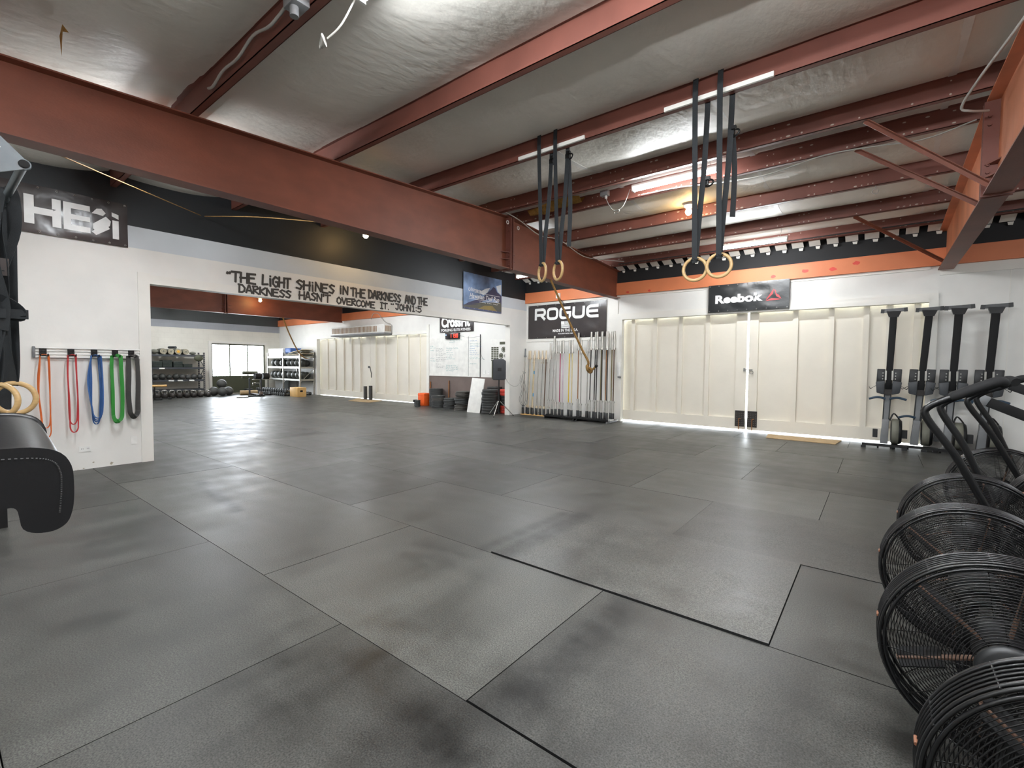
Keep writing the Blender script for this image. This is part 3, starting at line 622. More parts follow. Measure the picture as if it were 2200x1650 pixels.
# ------------------------------------------------------------------ gymnastic rings hung from the fourth purlin
def ring_set(label, x, z, roll, tail, buckle, loc_y=4.56, top=3.9, strap_w=.048):
    t = thing('gymnastic_ring', label, 'gymnastic ring', (x, loc_y, z), group='gymnastic rings on straps')
    MB().torus((0, 0, 0), .1035, .0155, (math.sin(roll), math.cos(roll), 0), 40, 10).build('ring', 'wood', t)
    h = top-z; s = MB()
    cr = Vector((math.cos(roll), -math.sin(roll), 0))
    # loop: up in front of the purlin, over its top, down behind and round the ring
    s.ribbon(smooth_path([(0, 0, .085), (0, -.02, .12), (-.005, -.045, .5*h), (-.01, -.075, h-.02), (0, -.075, h+.20)], 8), (1, 0, 0), strap_w, .004)
    s.ribbon([(0, -.075, h+.20), (.0, .0, h+.215), (.05, .09, h+.2)], (1, 0, 0), strap_w, .004)
    s.ribbon(smooth_path([(.05, .09, h+.2), (.055, .085, h-.1), (.045, .06, .6*h), (.02, .03, .3*h), (0, .02, .12), (0, 0, .085)], 8), lambda a: (math.cos(.9*a*(1 if tail > 0 else .4)), .6*a, 0), strap_w, .004)
    s.ribbon([(.02*math.cos(a), -.0+.022*math.sin(a), .088+.012*math.cos(a)) for a in [i*PI/6 for i in range(12)]], (1,0,0), strap_w*.9, .003, closed=True)
    if tail: s.ribbon(smooth_path([(.06, .10, h-buckle), (.085, .11, .55*h), (.08, .10, tail)], 6), lambda a: (1, .7, 0), strap_w, .004)
    s.build('strap', 'strap', t)
    b = MB(); zb = h-buckle
    b.box(.03, .08, .075, .10, zb-.05, zb).torus((.075, .1, zb-.03), .05, .009, (.3, 1, 0), 18, 6, sy=.6).box(.06, .10, .05, .08, zb-.01, zb+.02)
    b.build('buckle', 'blkm', t); return t
ring_set('left wooden ring of the far pair, hung in front of the red rafter', -3.15, 2.48, .55, 0, .10)
ring_set('right wooden ring of the far pair, hung in front of the red rafter', -2.93, 2.475, .50, .28, .10)
ring_set('left wooden ring of the near pair, above the dark sliding-door banner', -1.40, 2.305, -.1, 0, .75)
ring_set('right wooden ring of the near pair, above the dark sliding-door banner', -1.185, 2.315, -.12, .45, .35)
for (a, b), lb in (((-3.50, -2.60), 'pale wood strip on the purlin edge under the far ring straps'), ((-1.72, -.78), 'pale wood strip on the purlin edge under the near ring straps')):
    tag(MB().box(a, b, 4.535, 4.558, 3.852, 3.892).build('wood_strip', 'trimw'), lb, 'wood strip', 'wood strips')

# ------------------------------------------------------------------ climbing ropes
def climbing_rope(label, pts, r, knot=True):
    t = thing('climbing_rope', label, 'rope', pts[-1]); base = Vector(pts[-1]); P = [Vector(p)-base for p in smooth_path(pts, 26)]
    mb = MB(); s = 0; prev = P[0]; strands = [[], [], []]
    for p in P:
        s += (p-prev).length; prev = p
        for k in range(3):
            a = 2*PI*(s/.11+k/3); strands[k].append(p+Vector((r*.55*math.cos(a), r*.55*math.sin(a), 0)))
    for q in strands: mb.tube(q, r*.62, 6)
    mb.build('rope', 'rope', t)
    if knot:
        k = MB(); k.torus((.01, 0, -.02), .045, .026, (1, .3, .2), 18, 8).torus((.05, .01, -.06), .04, .026, (.2, 1, .4), 18, 8).tube([(.05, 0, -.07), (.12, 0, -.04), (.19, 0, .02)], .021)
        k.build('knot', 'rope', t); MB().cyl((.17, 0, .005), (.21, 0, .035), .026, n=10).build('taped_end', 'blk', t)
    return t
climbing_rope('thick tan climbing rope with a knotted end hanging before the barbells', [(-5.14, 7.72, 3.09), (-4.93, 7.72, 2.68), (-4.68, 7.72, 2.2), (-4.40, 7.72, 1.68), (-4.27, 7.72, 1.46), (-4.29, 7.72, 1.36)], .021)
climbing_rope('thin brown climbing rope hanging from the far rafter in the back room', [(-17.3, 8.33, 3.06), (-17.3, 8.55, 2.5), (-17.3, 8.85, 1.9), (-17.3, 9.1, 1.62), (-17.3, 9.3, 1.57)], .024, False)

# ------------------------------------------------------------------ banners (thin wrinkled vinyl sheets) and signs
def banner(name, label, m, a0, a1, z0, z1, fn, wr=.012, off=.014, seed=0, cat='banner'):
    rnd = random.Random(seed); nx, nz = 40, 18; ph = [rnd.uniform(0, 6) for _ in range(4)]
    def d(i, j):
        u, v = i/nx, j/nz; e = min(1, 6*min(u, 1-u, v, 1-v)+.15)
        return off+.006+wr*e*(.5+.25*math.sin(9*u+5*v+ph[0])+.25*math.sin(5*u-11*v+ph[1])+.12*math.sin(23*u+9*v+ph[2]))*.8
    t = thing(name, label, cat, fn((a0+a1)/2, z0, 0), group='printed banners'); b = Vector(t.location)
    def depth(a, z): return d(min(1, max(0, (a-a0)/(a1-a0)))*nx, min(1, max(0, (z-z0)/(z1-z0)))*nz)+.004
    mb = MB(); vs = [Vector(fn(a0+(a1-a0)*i/nx, z0+(z1-z0)*j/nz, d(i, j)))-b for j in range(nz+1) for i in range(nx+1)]
    vb = [Vector(fn(a0+(a1-a0)*i/nx, z0+(z1-z0)*j/nz, d(i, j)-.003))-b for j in range(nz+1) for i in range(nx+1)]
    q = [(j*(nx+1)+i, j*(nx+1)+i+1, (j+1)*(nx+1)+i+1, (j+1)*(nx+1)+i) for j in range(nz) for i in range(nx)]
    mb.add(vs, q, 0, True).add(vb, [x[::-1] for x in q], 0, True)
    mb.build('sheet', m, t)
    for i in range(9):
        for zz in (z0+.025, z1-.025):
            a = a0+.03+(a1-a0-.06)*i/8; MB().torus(Vector(fn(a, zz, off+.012))-b, .009, .003, Vector(fn(0,0,1))-Vector(fn(0,0,0)), 10, 5).build('grommet', 'steel', t)
    return t, b, depth
def letters(t, b, fn, d, items, m='letter'):
    mb = MB(); U = Vector(fn(1,0,0))-Vector(fn(0,0,0)); ND = Vector(fn(0,0,1))-Vector(fn(0,0,0))
    for (txt, a0, a1, z0, z1, bold, shear) in items:
        vs, fs = text_mesh(txt, a1-a0, z1-z0, U, (0,0,1), Vector(fn(a0, z0, 0))-b, .001, bold, shear)
        g0 = Vector(fn(a0, z0, 0))-b
        vs = [q+ND*(d(a0+(q-g0).dot(U), z0+(q-g0).z) if callable(d) else d) for q in vs]; mb.add(vs, fs)
    return mb.build('lettering', m, t)
# left banner with the block word, partly hidden by glare in the photograph
t, b, d = banner('banner', 'charcoal banner with large white block letters high on the left wall', 'vinyl', .42, 1.785, 2.925, 3.495, onW, seed=1)
mb = MB(); fw = lambda a, z, q: Vector(onW(a, z, .0305+q))-b
def bl(a0, a1, z0, z1): mb.add([fw(a0, z0, 0), fw(a1, z0, 0), fw(a1, z1, 0), fw(a0, z1, 0)], [(0,1,2,3)])
y0, y1 = 3.03, 3.37
bl(.815, .90, y0, y1); bl(1.055, 1.135, y0, y1); bl(.90, 1.055, y0+.125, y0+.205)                 # H
bl(1.155, 1.225, y0, y1); bl(1.225, 1.405, y0, y0+.07); bl(1.225, 1.405, y0+.14, y0+.20); bl(1.225, 1.405, y1-.07, y1)   # E
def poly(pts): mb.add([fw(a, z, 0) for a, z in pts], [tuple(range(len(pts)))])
poly([(1.42, y1-.08), (1.47, y1-.01), (1.52, y1), (1.56, y1-.05), (1.53, y1-.09), (1.47, y1-.08)]); poly([(1.43, y0+.13), (1.56, y0+.25), (1.61, y0+.20), (1.60, y0+.14), (1.48, y0+.02), (1.43, y0+.07)])  # slanted white shapes: glare over the last letters, put in as lettering
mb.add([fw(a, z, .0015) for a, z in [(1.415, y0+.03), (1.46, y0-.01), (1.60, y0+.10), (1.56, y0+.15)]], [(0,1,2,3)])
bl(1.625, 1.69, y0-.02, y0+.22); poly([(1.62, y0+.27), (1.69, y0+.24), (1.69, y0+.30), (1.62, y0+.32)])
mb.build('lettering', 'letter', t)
# banner over the barbells
t, b, d = banner('banner', 'charcoal banner with wide white lettering on the wall above the barbells', 'vinyl', -7.94, -5.485, 2.135, 3.065, onN, .03, seed=2)
mb = MB(); fw = lambda a, z, q: Vector(onN(a, z, d(a, z)+q))-b
def RND(P, closed=False, r=.3):
    n = len(P); out = []
    for i, p in enumerate(P):
        if not closed and i in (0, n-1): out.append(p); continue
        a, c = P[i-1], P[(i+1) % n]
        def to(q): l = math.hypot(q[0]-p[0], q[1]-p[1]); k = min(.5, r/l); return (p[0]+(q[0]-p[0])*k, p[1]+(q[1]-p[1])*k)
        s, e = to(a), to(c)
        for k in range(7): t_ = k/6; out.append(((1-t_)**2*s[0]+2*t_*(1-t_)*p[0]+t_*t_*e[0], (1-t_)**2*s[1]+2*t_*(1-t_)*p[1]+t_*t_*e[1]))
    return out+[out[0]] if closed else out
GR = {'R': [[(.08,-.02),(.08,1)],RND([(0,.94),(.92,.94),(.92,.44),(.1,.44)], False, .22),[(.55,.44),(.95,0)]],
 'O': [RND([(.07,.94),(.93,.94),(.93,.05),(.07,.05)], True)],
 'G': [RND([(.95,.93),(.07,.93),(.07,.05),(.95,.05)])+[(.93,.05),(.93,.5),(.5,.5)]], 'U': [RND([(.08,1.0),(.08,.05),(.92,.05),(.92,1.0)])],
 'E': [RND([(.98,.94),(.08,.94),(.08,.05),(.98,.05)], False, .36),[(.1,.5),(.95,.5)]]}
def stroke_word(word, gl, a0, a1, z0, z1, th, gap=.16, slant=0):
    wd = (a1-a0)/(len(word)+gap*(len(word)-1)); k = 0
    for i, c in enumerate(word):
        x = a0+i*wd*(1+gap)
        for st in gl[c]:
            P = [(x+wd*p+slant*q*(z1-z0), z0+(z1-z0)*q) for p, q in st]; n = len(P); k += 1
            L = []; R_ = []
            closed = (P[0] == P[-1])
            for j in range(n):
                def nrm(p, q):
                    l = math.hypot(q[0]-p[0], q[1]-p[1]) or 1; return (-(q[1]-p[1])/l, (q[0]-p[0])/l)
                n0 = nrm(P[j-1], P[j]) if j > 0 else (nrm(P[-2], P[-1]) if closed else nrm(P[0], P[1])); n1 = nrm(P[j], P[j+1]) if j < n-1 else (nrm(P[0], P[1]) if closed else n0)
                mx, mz = n0[0]+n1[0], n0[1]+n1[1]; l = math.hypot(mx, mz) or 1; mx, mz = mx/l, mz/l; s = th/2/max(.5, mx*n1[0]+mz*n1[1])
                L.append((P[j][0]+mx*s, P[j][1]+mz*s)); R_.append((P[j][0]-mx*s, P[j][1]-mz*s))
            for j in range(n-1): mb.add([fw(*R_[j], k*.0001), fw(*R_[j+1], k*.0001), fw(*L[j+1], k*.0001), fw(*L[j], k*.0001)], [(0,1,2,3)])
stroke_word('ROGUE', GR, -7.70, -5.70, 2.655, 2.955, .075)
mb.torus(fw(-5.655, 2.95, 0), .014, .004, (0,1,0), 12, 4)
def bl(a0, a1, z0, z1): mb.add([fw(a0, z0, 0), fw(a1, z0, 0), fw(a1, z1, 0), fw(a0, z1, 0)], [(0,1,2,3)])
bl(-6.83, -6.72, 2.50, 2.58)
for i in range(7):
    z = 2.40+i*.027; bl(-6.83 if i < 4 else -6.71, -6.56, z, z+.017)
mb.build('emblem', 'letter', t)
letters(t, b, onN, d, [('MADE IN THE U.S.A.', -7.10, -6.30, 2.30, 2.375, .02, 0), ('ROGUEFITNESS.COM', -6.92, -6.46, 2.235, 2.265, .02, 0)])
# banner over the sliding door, hung from the beam
onB = lambda a, z, d: (a, NY-.09-d, z)
t, b, d = banner('banner', 'black banner with white lettering and red triangle above the sliding door', 'vinylb', -2.995, -1.455, 2.565, 3.15, onB, .022, .0, seed=3)
letters(t, b, onB, d, [('Reebok', -2.85, -1.925, 2.745, 2.925, .045, 0)])
mb = MB(); fw = lambda a, z, q: Vector(onB(a, z, d(a, z)+q))-b; A, B_, C_ = (-1.725, 2.985), (-1.885, 2.735), (-1.585, 2.755)
def mixp(p, q, s): return (p[0]+(q[0]-p[0])*s, p[1]+(q[1]-p[1])*s)
cen = ((A[0]+B_[0]+C_[0])/3, (A[1]+B_[1]+C_[1])/3)
for P, Q in ((A, B_), (B_, C_), (C_, A)):
    p0, p1 = mixp(P, Q, .03), mixp(P, Q, .9); q0, q1 = mixp(mixp(P, Q, .22), cen, .55), mixp(mixp(P, Q, .93), cen, .16)
    mb.add([fw(*p0, 0), fw(*p1, 0), fw(*q1, 0), fw(*q0, 0)], [(0,1,2,3)])
mb.build('emblem', 'redl', t)
# trail run poster
pm = mat('printed_sky', (120, 146, 184), .35, 0, .45, 3.0)
t, b, d = banner('poster', 'blue mountain poster with white script on the partition wall', pm, 8.23, 9.69, 2.76, 3.65, onW, .008, seed=4, cat='poster')
mb = MB(); fw = lambda a, z, q: Vector(onW(a, z, d(a, z)+q))-b
def poly(pts, mi=0, q=0): mb.add([fw(a, z, q) for a, z in pts], [tuple(range(len(pts)))], mi)
poly([(8.24, 2.77), (9.68, 2.77), (9.68, 3.05), (9.2, 3.0), (8.7, 2.95), (8.24, 2.85)], 2)
poly([(8.24, 2.84), (8.75, 2.90), (8.95, 3.02), (9.15, 3.08), (9.35, 3.12), (9.68, 3.0), (9.68, 3.22), (9.50, 3.30), (9.42, 3.40), (9.34, 3.42), (9.26, 3.34), (9.14, 3.26), (8.95, 3.12), (8.70, 3.02), (8.40, 2.92)], 0, .0004)
poly([(8.80, 3.22), (9.05, 3.34), (9.22, 3.38), (9.10, 3.24), (8.95, 3.16)], 1, .0002); poly([(9.45, 3.45), (9.66, 3.52), (9.66, 3.25), (9.52, 3.31)], 1, .0002)
poly([(8.75, 2.80), (9.0, 2.90), (9.30, 2.92), (9.5, 2.80)], 3, .0008)
poly([(8.24, 2.765), (9.68, 2.765), (9.68, 2.80), (8.24, 2.80)], 4, .001)
mb.build('picture', [mat('print_mountain', (66, 68, 92), .4), mat('print_cloud', (214, 218, 220), .4), mat('print_meadow', (92, 92, 84), .4), mat('print_gold', (140, 124, 78), .4), mat('print_edge', (84, 90, 122), .4)], t)
letters(t, b, onW, lambda a, z: d(a, z)+.002, [('Ultimate', 8.40, 8.86, 3.205, 3.30, .008, .3), ('Hawaiian Trail Run', 8.44, 9.58, 3.045, 3.16, .012, .3), ('OAHU  FULL  HALF', 8.80, 9.52, 2.96, 2.985, .005, 0)])
mb = MB(); fw = lambda a, z, q: Vector(onW(a, z, d(a, z)+q))-b
for z, a0, a1 in ((3.185, 8.62, 9.6), (3.018, 8.42, 9.6)): mb.add([fw(a0, z, .003), fw(a1, z, .003), fw(a1, z+.01, .003), fw(a0, z+.01, .003)], [(0,1,2,3)])
mb.build('rule_line', 'letter', t)
# black sign in the back room
onS = lambda a, z, d: (a, NY-d, z)
t = thing('sign', 'dark sign with white slogan above the clock in the back room', 'sign', (-10.85, NY-.02, 2.44)); b = Vector(t.location)
MB().box(-.77, .77, -.005, .015, 0, .62).build('panel', 'vinyl', t, bevel=.004)
letters(t, b, onS, .03, [('CrossFit', -11.53, -10.22, 2.60, 2.96, .05, 0), ('FORGING ELITE FITNESS', -11.53, -10.2, 2.47, 2.56, .025, 0)])

# verse painted over the opening
mb = MB(); th = .035
for k, (wd, a0, a1, z0, z1) in enumerate([('"', 3.0, 3.05, 2.73, 2.80), ('THE', 3.075, 3.42, 2.67, 2.825), ('LIGHT', 3.53, 3.99, 2.675, 2.84), ('SHINES', 4.10, 4.82, 2.685, 2.84), ('IN', 4.92, 5.10, 2.70, 2.85), ('THE', 5.17, 5.48, 2.685, 2.845),
    ('DARKNESS', 5.56, 6.35, 2.695, 2.85), ('AND', 6.47, 6.75, 2.69, 2.855), ('THE', 6.82, 7.09, 2.705, 2.86),
    ('DARKNESS', 3.17, 4.0, 2.51, 2.63), ("HASN'T", 4.15, 4.73, 2.515, 2.65), ('OVERCOME', 4.87, 5.70, 2.51, 2.63), ('iT.', 5.84, 6.05, 2.515, 2.635), ('"', 6.10, 6.17, 2.60, 2.64), ('JOHN', 6.22, 6.62, 2.53, 2.655), ('1:5', 6.66, 6.92, 2.535, 2.665)]):
    strokes(mb, wd, a0, a1, z0, z1, lambda a, z, d: onW(a, z, d+.004), th if k < 9 else .031, seed=k)
mb.build('lettering', 'paintd', ww)
# light switches, outlets
def plate(name, label, fn, a, z, w, h, kind):
    t = thing(name, label, 'electrical fitting', fn(a, z, 0), group='wall plates'); b = Vector(t.location)
    P = lambda x, y, d: Vector(fn(a+x, z+y, d))-b
    def bx(mb, x0, x1, y0, y1, d0, d1): mb.prism([(x0, y0), (x1, y0), (x1, y1), (x0, y1)], lambda x, y, d: P(x, y, d), d0, d1)
    m = MB(); bx(m, -w/2, w/2, -h/2, h/2, .001, .009); m.build('cover_plate', 'wht', t)
    if kind:
        q = MB()
        for dx in ((-.028, .028) if w > h else (0,)):
            if kind == 'outlet':
                for sx in (-.008, .008): bx(q, dx+sx-.002, dx+sx+.002, -.004, .01, .009, .0102)
            else: bx(q, dx-.006, dx+.006, -.012, .012, .009, .018)
        q.build('socket' if kind == 'outlet' else 'switch', 'dgrey' if kind == 'outlet' else 'wht', t)
    return t
plate('wall_outlet', 'white double outlet low on the wall below the resistance bands', onW, 1.295, .265, .115, .072, 'outlet')
plate('blank_plate', 'white blank plate below the black band beside the opening', onW, 1.80, .32, .065, .11, None)
plate('light_switch', 'white switch plate on the wall behind the barbells', onN, -7.08, 1.32, .075, .12, 'switch'); plate('wall_outlet', 'white outlet plate under the switch behind the barbells', onN, -7.08, 1.14, .075, .12, 'outlet')
plate('wall_outlet', 'white outlet low on the post left of the sliding door', lambda a, z, d: onN(a, z, d+.03), -5.28, .78, .07, .13, 'outlet')
plate('light_switch', 'white switch plate right of the whiteboard', onN, -9.62, 1.16, .09, .12, 'switch'); plate('wall_outlet', 'white outlet plate right of the whiteboard', onN, -9.45, 1.15, .09, .12, 'outlet')
t = thing('soap_dispenser', 'white wall dispenser on the post left of the sliding door', 'dispenser', (-5.08, NY-.03, 1.12)); MB().box(-.05, .05, -.1, 0, .0, .36).build('body', 'wht', t, bevel=.02, seg=3); MB().box(-.03, .03, -.085, -.02, -.03, .0).build('nozzle', 'grey', t)
o = MB().box(-6.95, -6.83, NY-.13, NY-.076, 3.20, 3.33); t = tag(o.build('junction_box', 'wht'), 'small white box on the orange beam above the barbell banner', 'electrical box', 'junction boxes')
wire('power_cable', [(-6.86, NY-.1, 3.22), (-6.78, NY-.09, 3.12), (-6.70, NY-.06, 3.02), (-6.55, NY-.06, 2.98)], .008, 'dcable', 'short dark cable below the white box on the orange beam')

# ------------------------------------------------------------------ rail with resistance bands
t = thing('wall_rail', 'white slotted wall rail holding the resistance bands', 'rail', (WX, 0, 1.50)); 
MB().box(0, .012, .87, 1.878, -.065, .065).box(0, .04, .87, 1.878, .048, .065).box(0, .04, .87, 1.878, -.065, -.048).box(0, .03, .87, 1.878, .014, .026).box(0, .03, .87, 1.878, -.026, -.014).build('rail', 'wht', t)
MB().box(0, .035, .845, .87, -.07, .07).build('end_cap', 'grey', t, bevel=.006)
HK = [.935, 1.185, 1.405, 1.615, 1.785]
for y in HK:
    h = MB().box(.028, .04, y-.032, y+.032, -.045, .045).torus((.042, y, 0), .018, .004, (1,0,0), 16, 5)
    for s in (-.032, .032): h.tube([(.04, y+s, -.045), (.085, y+s, -.05), (.125, y+s, -.045), (.135, y+s, -.02)], .006)
    h.build('hook', 'blkm', t)
def band(label, m, y, drop, wd, t_, sway, spread, xo, seed):
    rnd = random.Random(seed); yy = HK[y]; zt_ = 1.462; P = []
    a = spread
    for i in range(15): q = i/14; P.append((xo+.004*math.sin(7*q+seed), yy-a-sway*math.sin(PI*q)*.6+.004*math.sin(7*q+seed), zt_-drop*q+.0))
    bot = []
    r = a+sway*.3
    y0, y1 = P[-1][1], yy+a+.004*math.sin(6+seed)
    for i in range(1, 12): q = i/12; bot.append((xo, y0+(y1-y0)*(.5-.5*math.cos(PI*q)), zt_-drop-(.07+.3*r)*math.sin(PI*q)))
    Q = []
    for i in range(15): q = 1-i/14; Q.append((xo+.006*math.sin(5*q+2*seed), yy+a+sway*math.sin(PI*q)*.35+.004*math.sin(6*q+seed), zt_-drop*q))
    Tp = [(xo, yy+a-2*a*i/6, zt_+.012*math.sin(PI*i/6)) for i in range(1, 6)]
    path = P+bot+Q+Tp; n = len(path)
    mb = MB(); mb.ribbon(path, lambda q: (math.sin(6*q+seed)*.5, 1, .2) if wd > .012 else (1, 1, 0), wd, t_, closed=True)
    o = mb.build('resistance_band', m); o['group'] = 'resistance bands on the wall rail'; tag(o, label, 'resistance band'); return o
band('thin orange resistance band loop, the longer on the leftmost hook', 'rubo', 0, .92, .011, .006, .02, .038, WX+.105, 1); band('thin orange resistance band loop, the shorter on the leftmost hook', 'rubo', 0, .80, .012, .006, .035, .034, WX+.085, 2)
band('red resistance band loop, the longer on the second hook', 'rubr', 1, .88, .014, .005, .01, .036, WX+.105, 3); band('red resistance band loop, the shorter on the second hook', 'rubr', 1, .78, .013, .005, .02, .034, WX+.085, 4)
for k, (dr, sw, lb) in enumerate([(.80, .015, 'longest loop of the blue bands on the middle hook'), (.765, .03, 'second longest loop of the blue bands on the middle hook'), (.74, .045, 'third longest loop of the blue bands on the middle hook'), (.71, .055, 'shortest, widest-swinging loop of the blue bands on the middle hook')]):
    band(lb, 'rubbl', 2, dr, .013, .006, sw, .035+.004*k, WX+.07+.018*k, 5+k)
band('wide green resistance band loop, front one on the fourth hook', 'rubg', 3, .77, .042, .004, .012, .045, WX+.11, 10); band('wide green resistance band loop, back one on the fourth hook', 'rubg', 3, .80, .022, .004, .03, .04, WX+.08, 11)
band('wide black resistance band loop, front one on the rightmost hook', 'rubk', 4, .72, .055, .004, .012, .045, WX+.11, 12); band('black resistance band loop, back one on the rightmost hook', 'rubk', 4, .75, .03, .004, .02, .04, WX+.08, 13)

# ------------------------------------------------------------------ barbells standing against the long wall
def barbell(label, x0, x1, y0, z0, L, shaft, sleeve='chrome', sl=.42, group='barbells in the stand', sr=.025, lean=.10):
    """stands on (x0, y0, z0) and leans to (x1, wall)"""
    t = thing('barbell', label, 'barbell', (x0, y0, z0), group=group)
    d = Vector((x1-x0, lean, L)).normalized()
    P = lambda s: d*s
    MB().cyl(P(sl*.9), P(L-sl*.9), .014, n=10).build('shaft', shaft, t)
    for a, b, c in ((0, sl, sl), (L, L-sl, L-sl)):
        s = 1 if b > a else -1
        m = MB().cyl(P(a), P(b), sr, n=14); m.cyl(P(c), P(c+s*.03), sr+.016, n=14); m.cyl(P(c+s*.03), P(c+s*.045), sr+.006, n=14)
        m.build('sleeve', sleeve, t)
    return t
def cup(parent, x, y, z0, z1, r=.036):
    MB().lathe([(r, z0), (r, z1), (r-.005, z1), (r-.005, z0+.02)], (x, y, 0), n=16).build('cup', 'blk', parent)
YB = 10.56
stand = thing('barbell_stand', 'low black steel stand holding the right-hand barbells upright', 'barbell stand', (-5.9, 10.4, 0))
def sl(mb, *a): 
    x0, x1, y0, y1, z0, z1 = a; return mb.box(x0+5.9, x1+5.9, y0-10.4, y1-10.4, z0, z1)
sl(sl(sl(MB(), -6.92, -5.06, 10.16, 10.20, .05, .09), -6.92, -5.06, 10.24, 10.70, .035, .05), -6.92, -5.06, 10.18, 10.26, .045, .055).build('rail', 'blkm', stand)
mb = MB()
for x in (-6.90, -6.02, -5.93, -5.10): mb.prism([(10.12, 0), (10.22, .10), (10.30, .10), (10.72, .03), (10.72, 0)], lambda a, b, d: (x+d+5.9, a-10.4, b), -.012, .012)
mb.build('side_plate', 'blkm', stand)
vs, fs = text_mesh('ROGUE', .2, .05, (0, 1, 0), (0, 0, 1), (-5.086+5.9, 10.3-10.4, .025), .001, .02, .2); MB().add(vs, fs).build('lettering', 'letter', stand)
right = [(-6.79, -6.88, 2.01, 'steel', 'grey bare-steel barbell, thin-shafted, left of the magenta one'), (-6.72, -6.80, 2.01, 'magenta', 'barbell with a magenta shaft, left of the yellow one'),
 (-6.58, -6.66, 2.01, 'lilac', 'barbell with a pale lilac shaft left of the bright yellow one'), (-6.44, -6.52, 2.01, 'yellow', 'barbell with a bright yellow shaft'),
 (-6.30, -6.38, 2.01, 'pale', 'barbell with a pale yellow shaft right of the bright yellow one'), (-6.16, -6.24, 2.2, 'bronze', 'tall barbell with a rusty orange shaft right of the pale yellow one'),
 (-6.03, -6.11, 2.01, 'steel', 'plain grey barbell just right of the rusty orange one'), (-5.89, -5.96, 2.01, 'steel', 'plain grey barbell behind the knotted rope end'),
 (-5.77, -5.82, 2.2, 'darkb', 'tall black-shafted barbell, left of the pair right of the rope knot'), (-5.69, -5.74, 2.2, 'darkb', 'tall black-shafted barbell, right of the pair right of the rope knot'),
 (-5.59, -5.65, 2.2, 'darkb', 'tall black-shafted barbell beside the olive one'), (-5.51, -5.57, 2.2, 'oliveb', 'tall olive-shafted barbell left of the orange-brown one'),
 (-5.44, -5.51, 2.2, 'darkb', 'tall black-shafted barbell touching the orange-brown one on its left'), (-5.37, -5.43, 2.2, 'bronze', 'tall barbell with an orange-brown shaft, fifth from the door'),
 (-5.29, -5.36, 2.2, 'darkb', 'tall black-shafted barbell, third from the door'), (-5.21, -5.28, 2.2, 'oliveb', 'tall barbell with a yellow-brown shaft, second from the door'),
 (-5.12, -5.18, 2.2, 'brownb', 'tall brown-shafted barbell nearest the sliding door')]
for i, (x0, x1, L, m, lb) in enumerate(right):
    y = YB+(.04 if i % 2 else -.04); barbell(lb, x0, x1, y, .053, L, m, sl=.42 if L > 2.1 else .31, lean=.16, sr=.025)
    cup(stand, x0+5.9, y-10.4, .05, .22)
# shorter bars in floor cups, left group
lst = thing('barbell_stand', 'row of black floor cups holding the short left-hand bars', 'barbell stand', (-7.4, 10.55, 0))
MB().box(-.52, .52, -.10, .12, 0, .018).build('base', 'ply', lst)
left = [(-7.87, 1.84, 'steel', 'grey', 'short bar with a thin dark tip, leftmost against the wall corner'), (-7.80, 1.78, 'steel', 'aged', 'short bar with aged brass sleeves, second from the wall corner'),
 (-7.69, 1.78, 'aged', 'aged', 'short pale bar with brass sleeves, third from the wall corner'), (-7.63, 1.66, 'pale', 'aged', 'shorter pale bar with brass sleeve, fourth from the wall corner'),
 (-7.54, 1.78, 'aged', 'aged', 'short pale bar with blue tape marks'), (-7.47, 1.78, 'pale', 'aged', 'short pale bar just right of the blue-taped bar'),
 (-7.41, 1.78, 'steel', 'aged', 'short bar, second to the right of the blue-taped bar'), (-7.34, 1.66, 'darkb', 'aged', 'short thick black bar with a blue tape ring'),
 (-7.28, 1.78, 'steel', 'aged', 'short bar just right of the thick black bar'), (-7.22, 1.66, 'darkb', 'chrome', 'short black-shafted bar left of the switch plate'),
 (-7.16, 1.78, 'brownb', 'aged', 'short brown-shafted bar left of the switch plate'), (-7.08, 1.78, 'darkb', 'aged', 'short dark bar in front of the switch plate'), 
 (-7.02, 1.97, 'steel', 'chrome', 'taller grey bar, second from the right end of the floor cups'), (-6.95, 2.17, 'steel', 'chrome', 'tall steel barbell at the right end of the floor cups')]
for i, (x, L, m, sv, lb) in enumerate(left):
    y = 10.55+(.045 if i % 2 else -.045)
    t = barbell(lb, x, x-.04, y, .02, L, m, sv, .20 if L < 1.9 else .40, 'short bars in the floor cups', .022 if L < 2 else .025, lean=.16)
    if i in (4, 7):
        q = MB(); d = Vector((-.04, .16, L)).normalized()
        for s in ((1.12, .50) if i == 4 else (.62,)): q.cyl(d*s, d*(s+.09 if i == 4 else s+.03), .0165, n=10)
        q.build('tape', 'btape', t)
    cup(lst, x+7.4, y-10.55, .018, .20, .034)
# jump ropes hanging on the left bars
for k, (dx, lb) in enumerate([(0, 'thin dark jump rope cable hanging on the leftmost short bars'), (.05, 'second thin dark jump rope cable tangled on the short bars')]):
    o = MB().tube(smooth_path([(-7.90+dx, 10.45, 1.10), (-7.93+dx, 10.44, .95), (-7.86+dx, 10.44, .7), (-7.95+dx, 10.44, .42), (-7.82+dx, 10.44, .25), (-7.72+dx, 10.44, .5), (-7.80+dx, 10.44, .85), (-7.84+dx, 10.45, 1.10), (-7.80+dx, 10.45, 1.18), (-7.86+dx, 10.45, 1.2)], 6), .004, 5).build('jump_rope', 'dcable')
    tag(o, lb, 'jump rope', 'jump ropes')

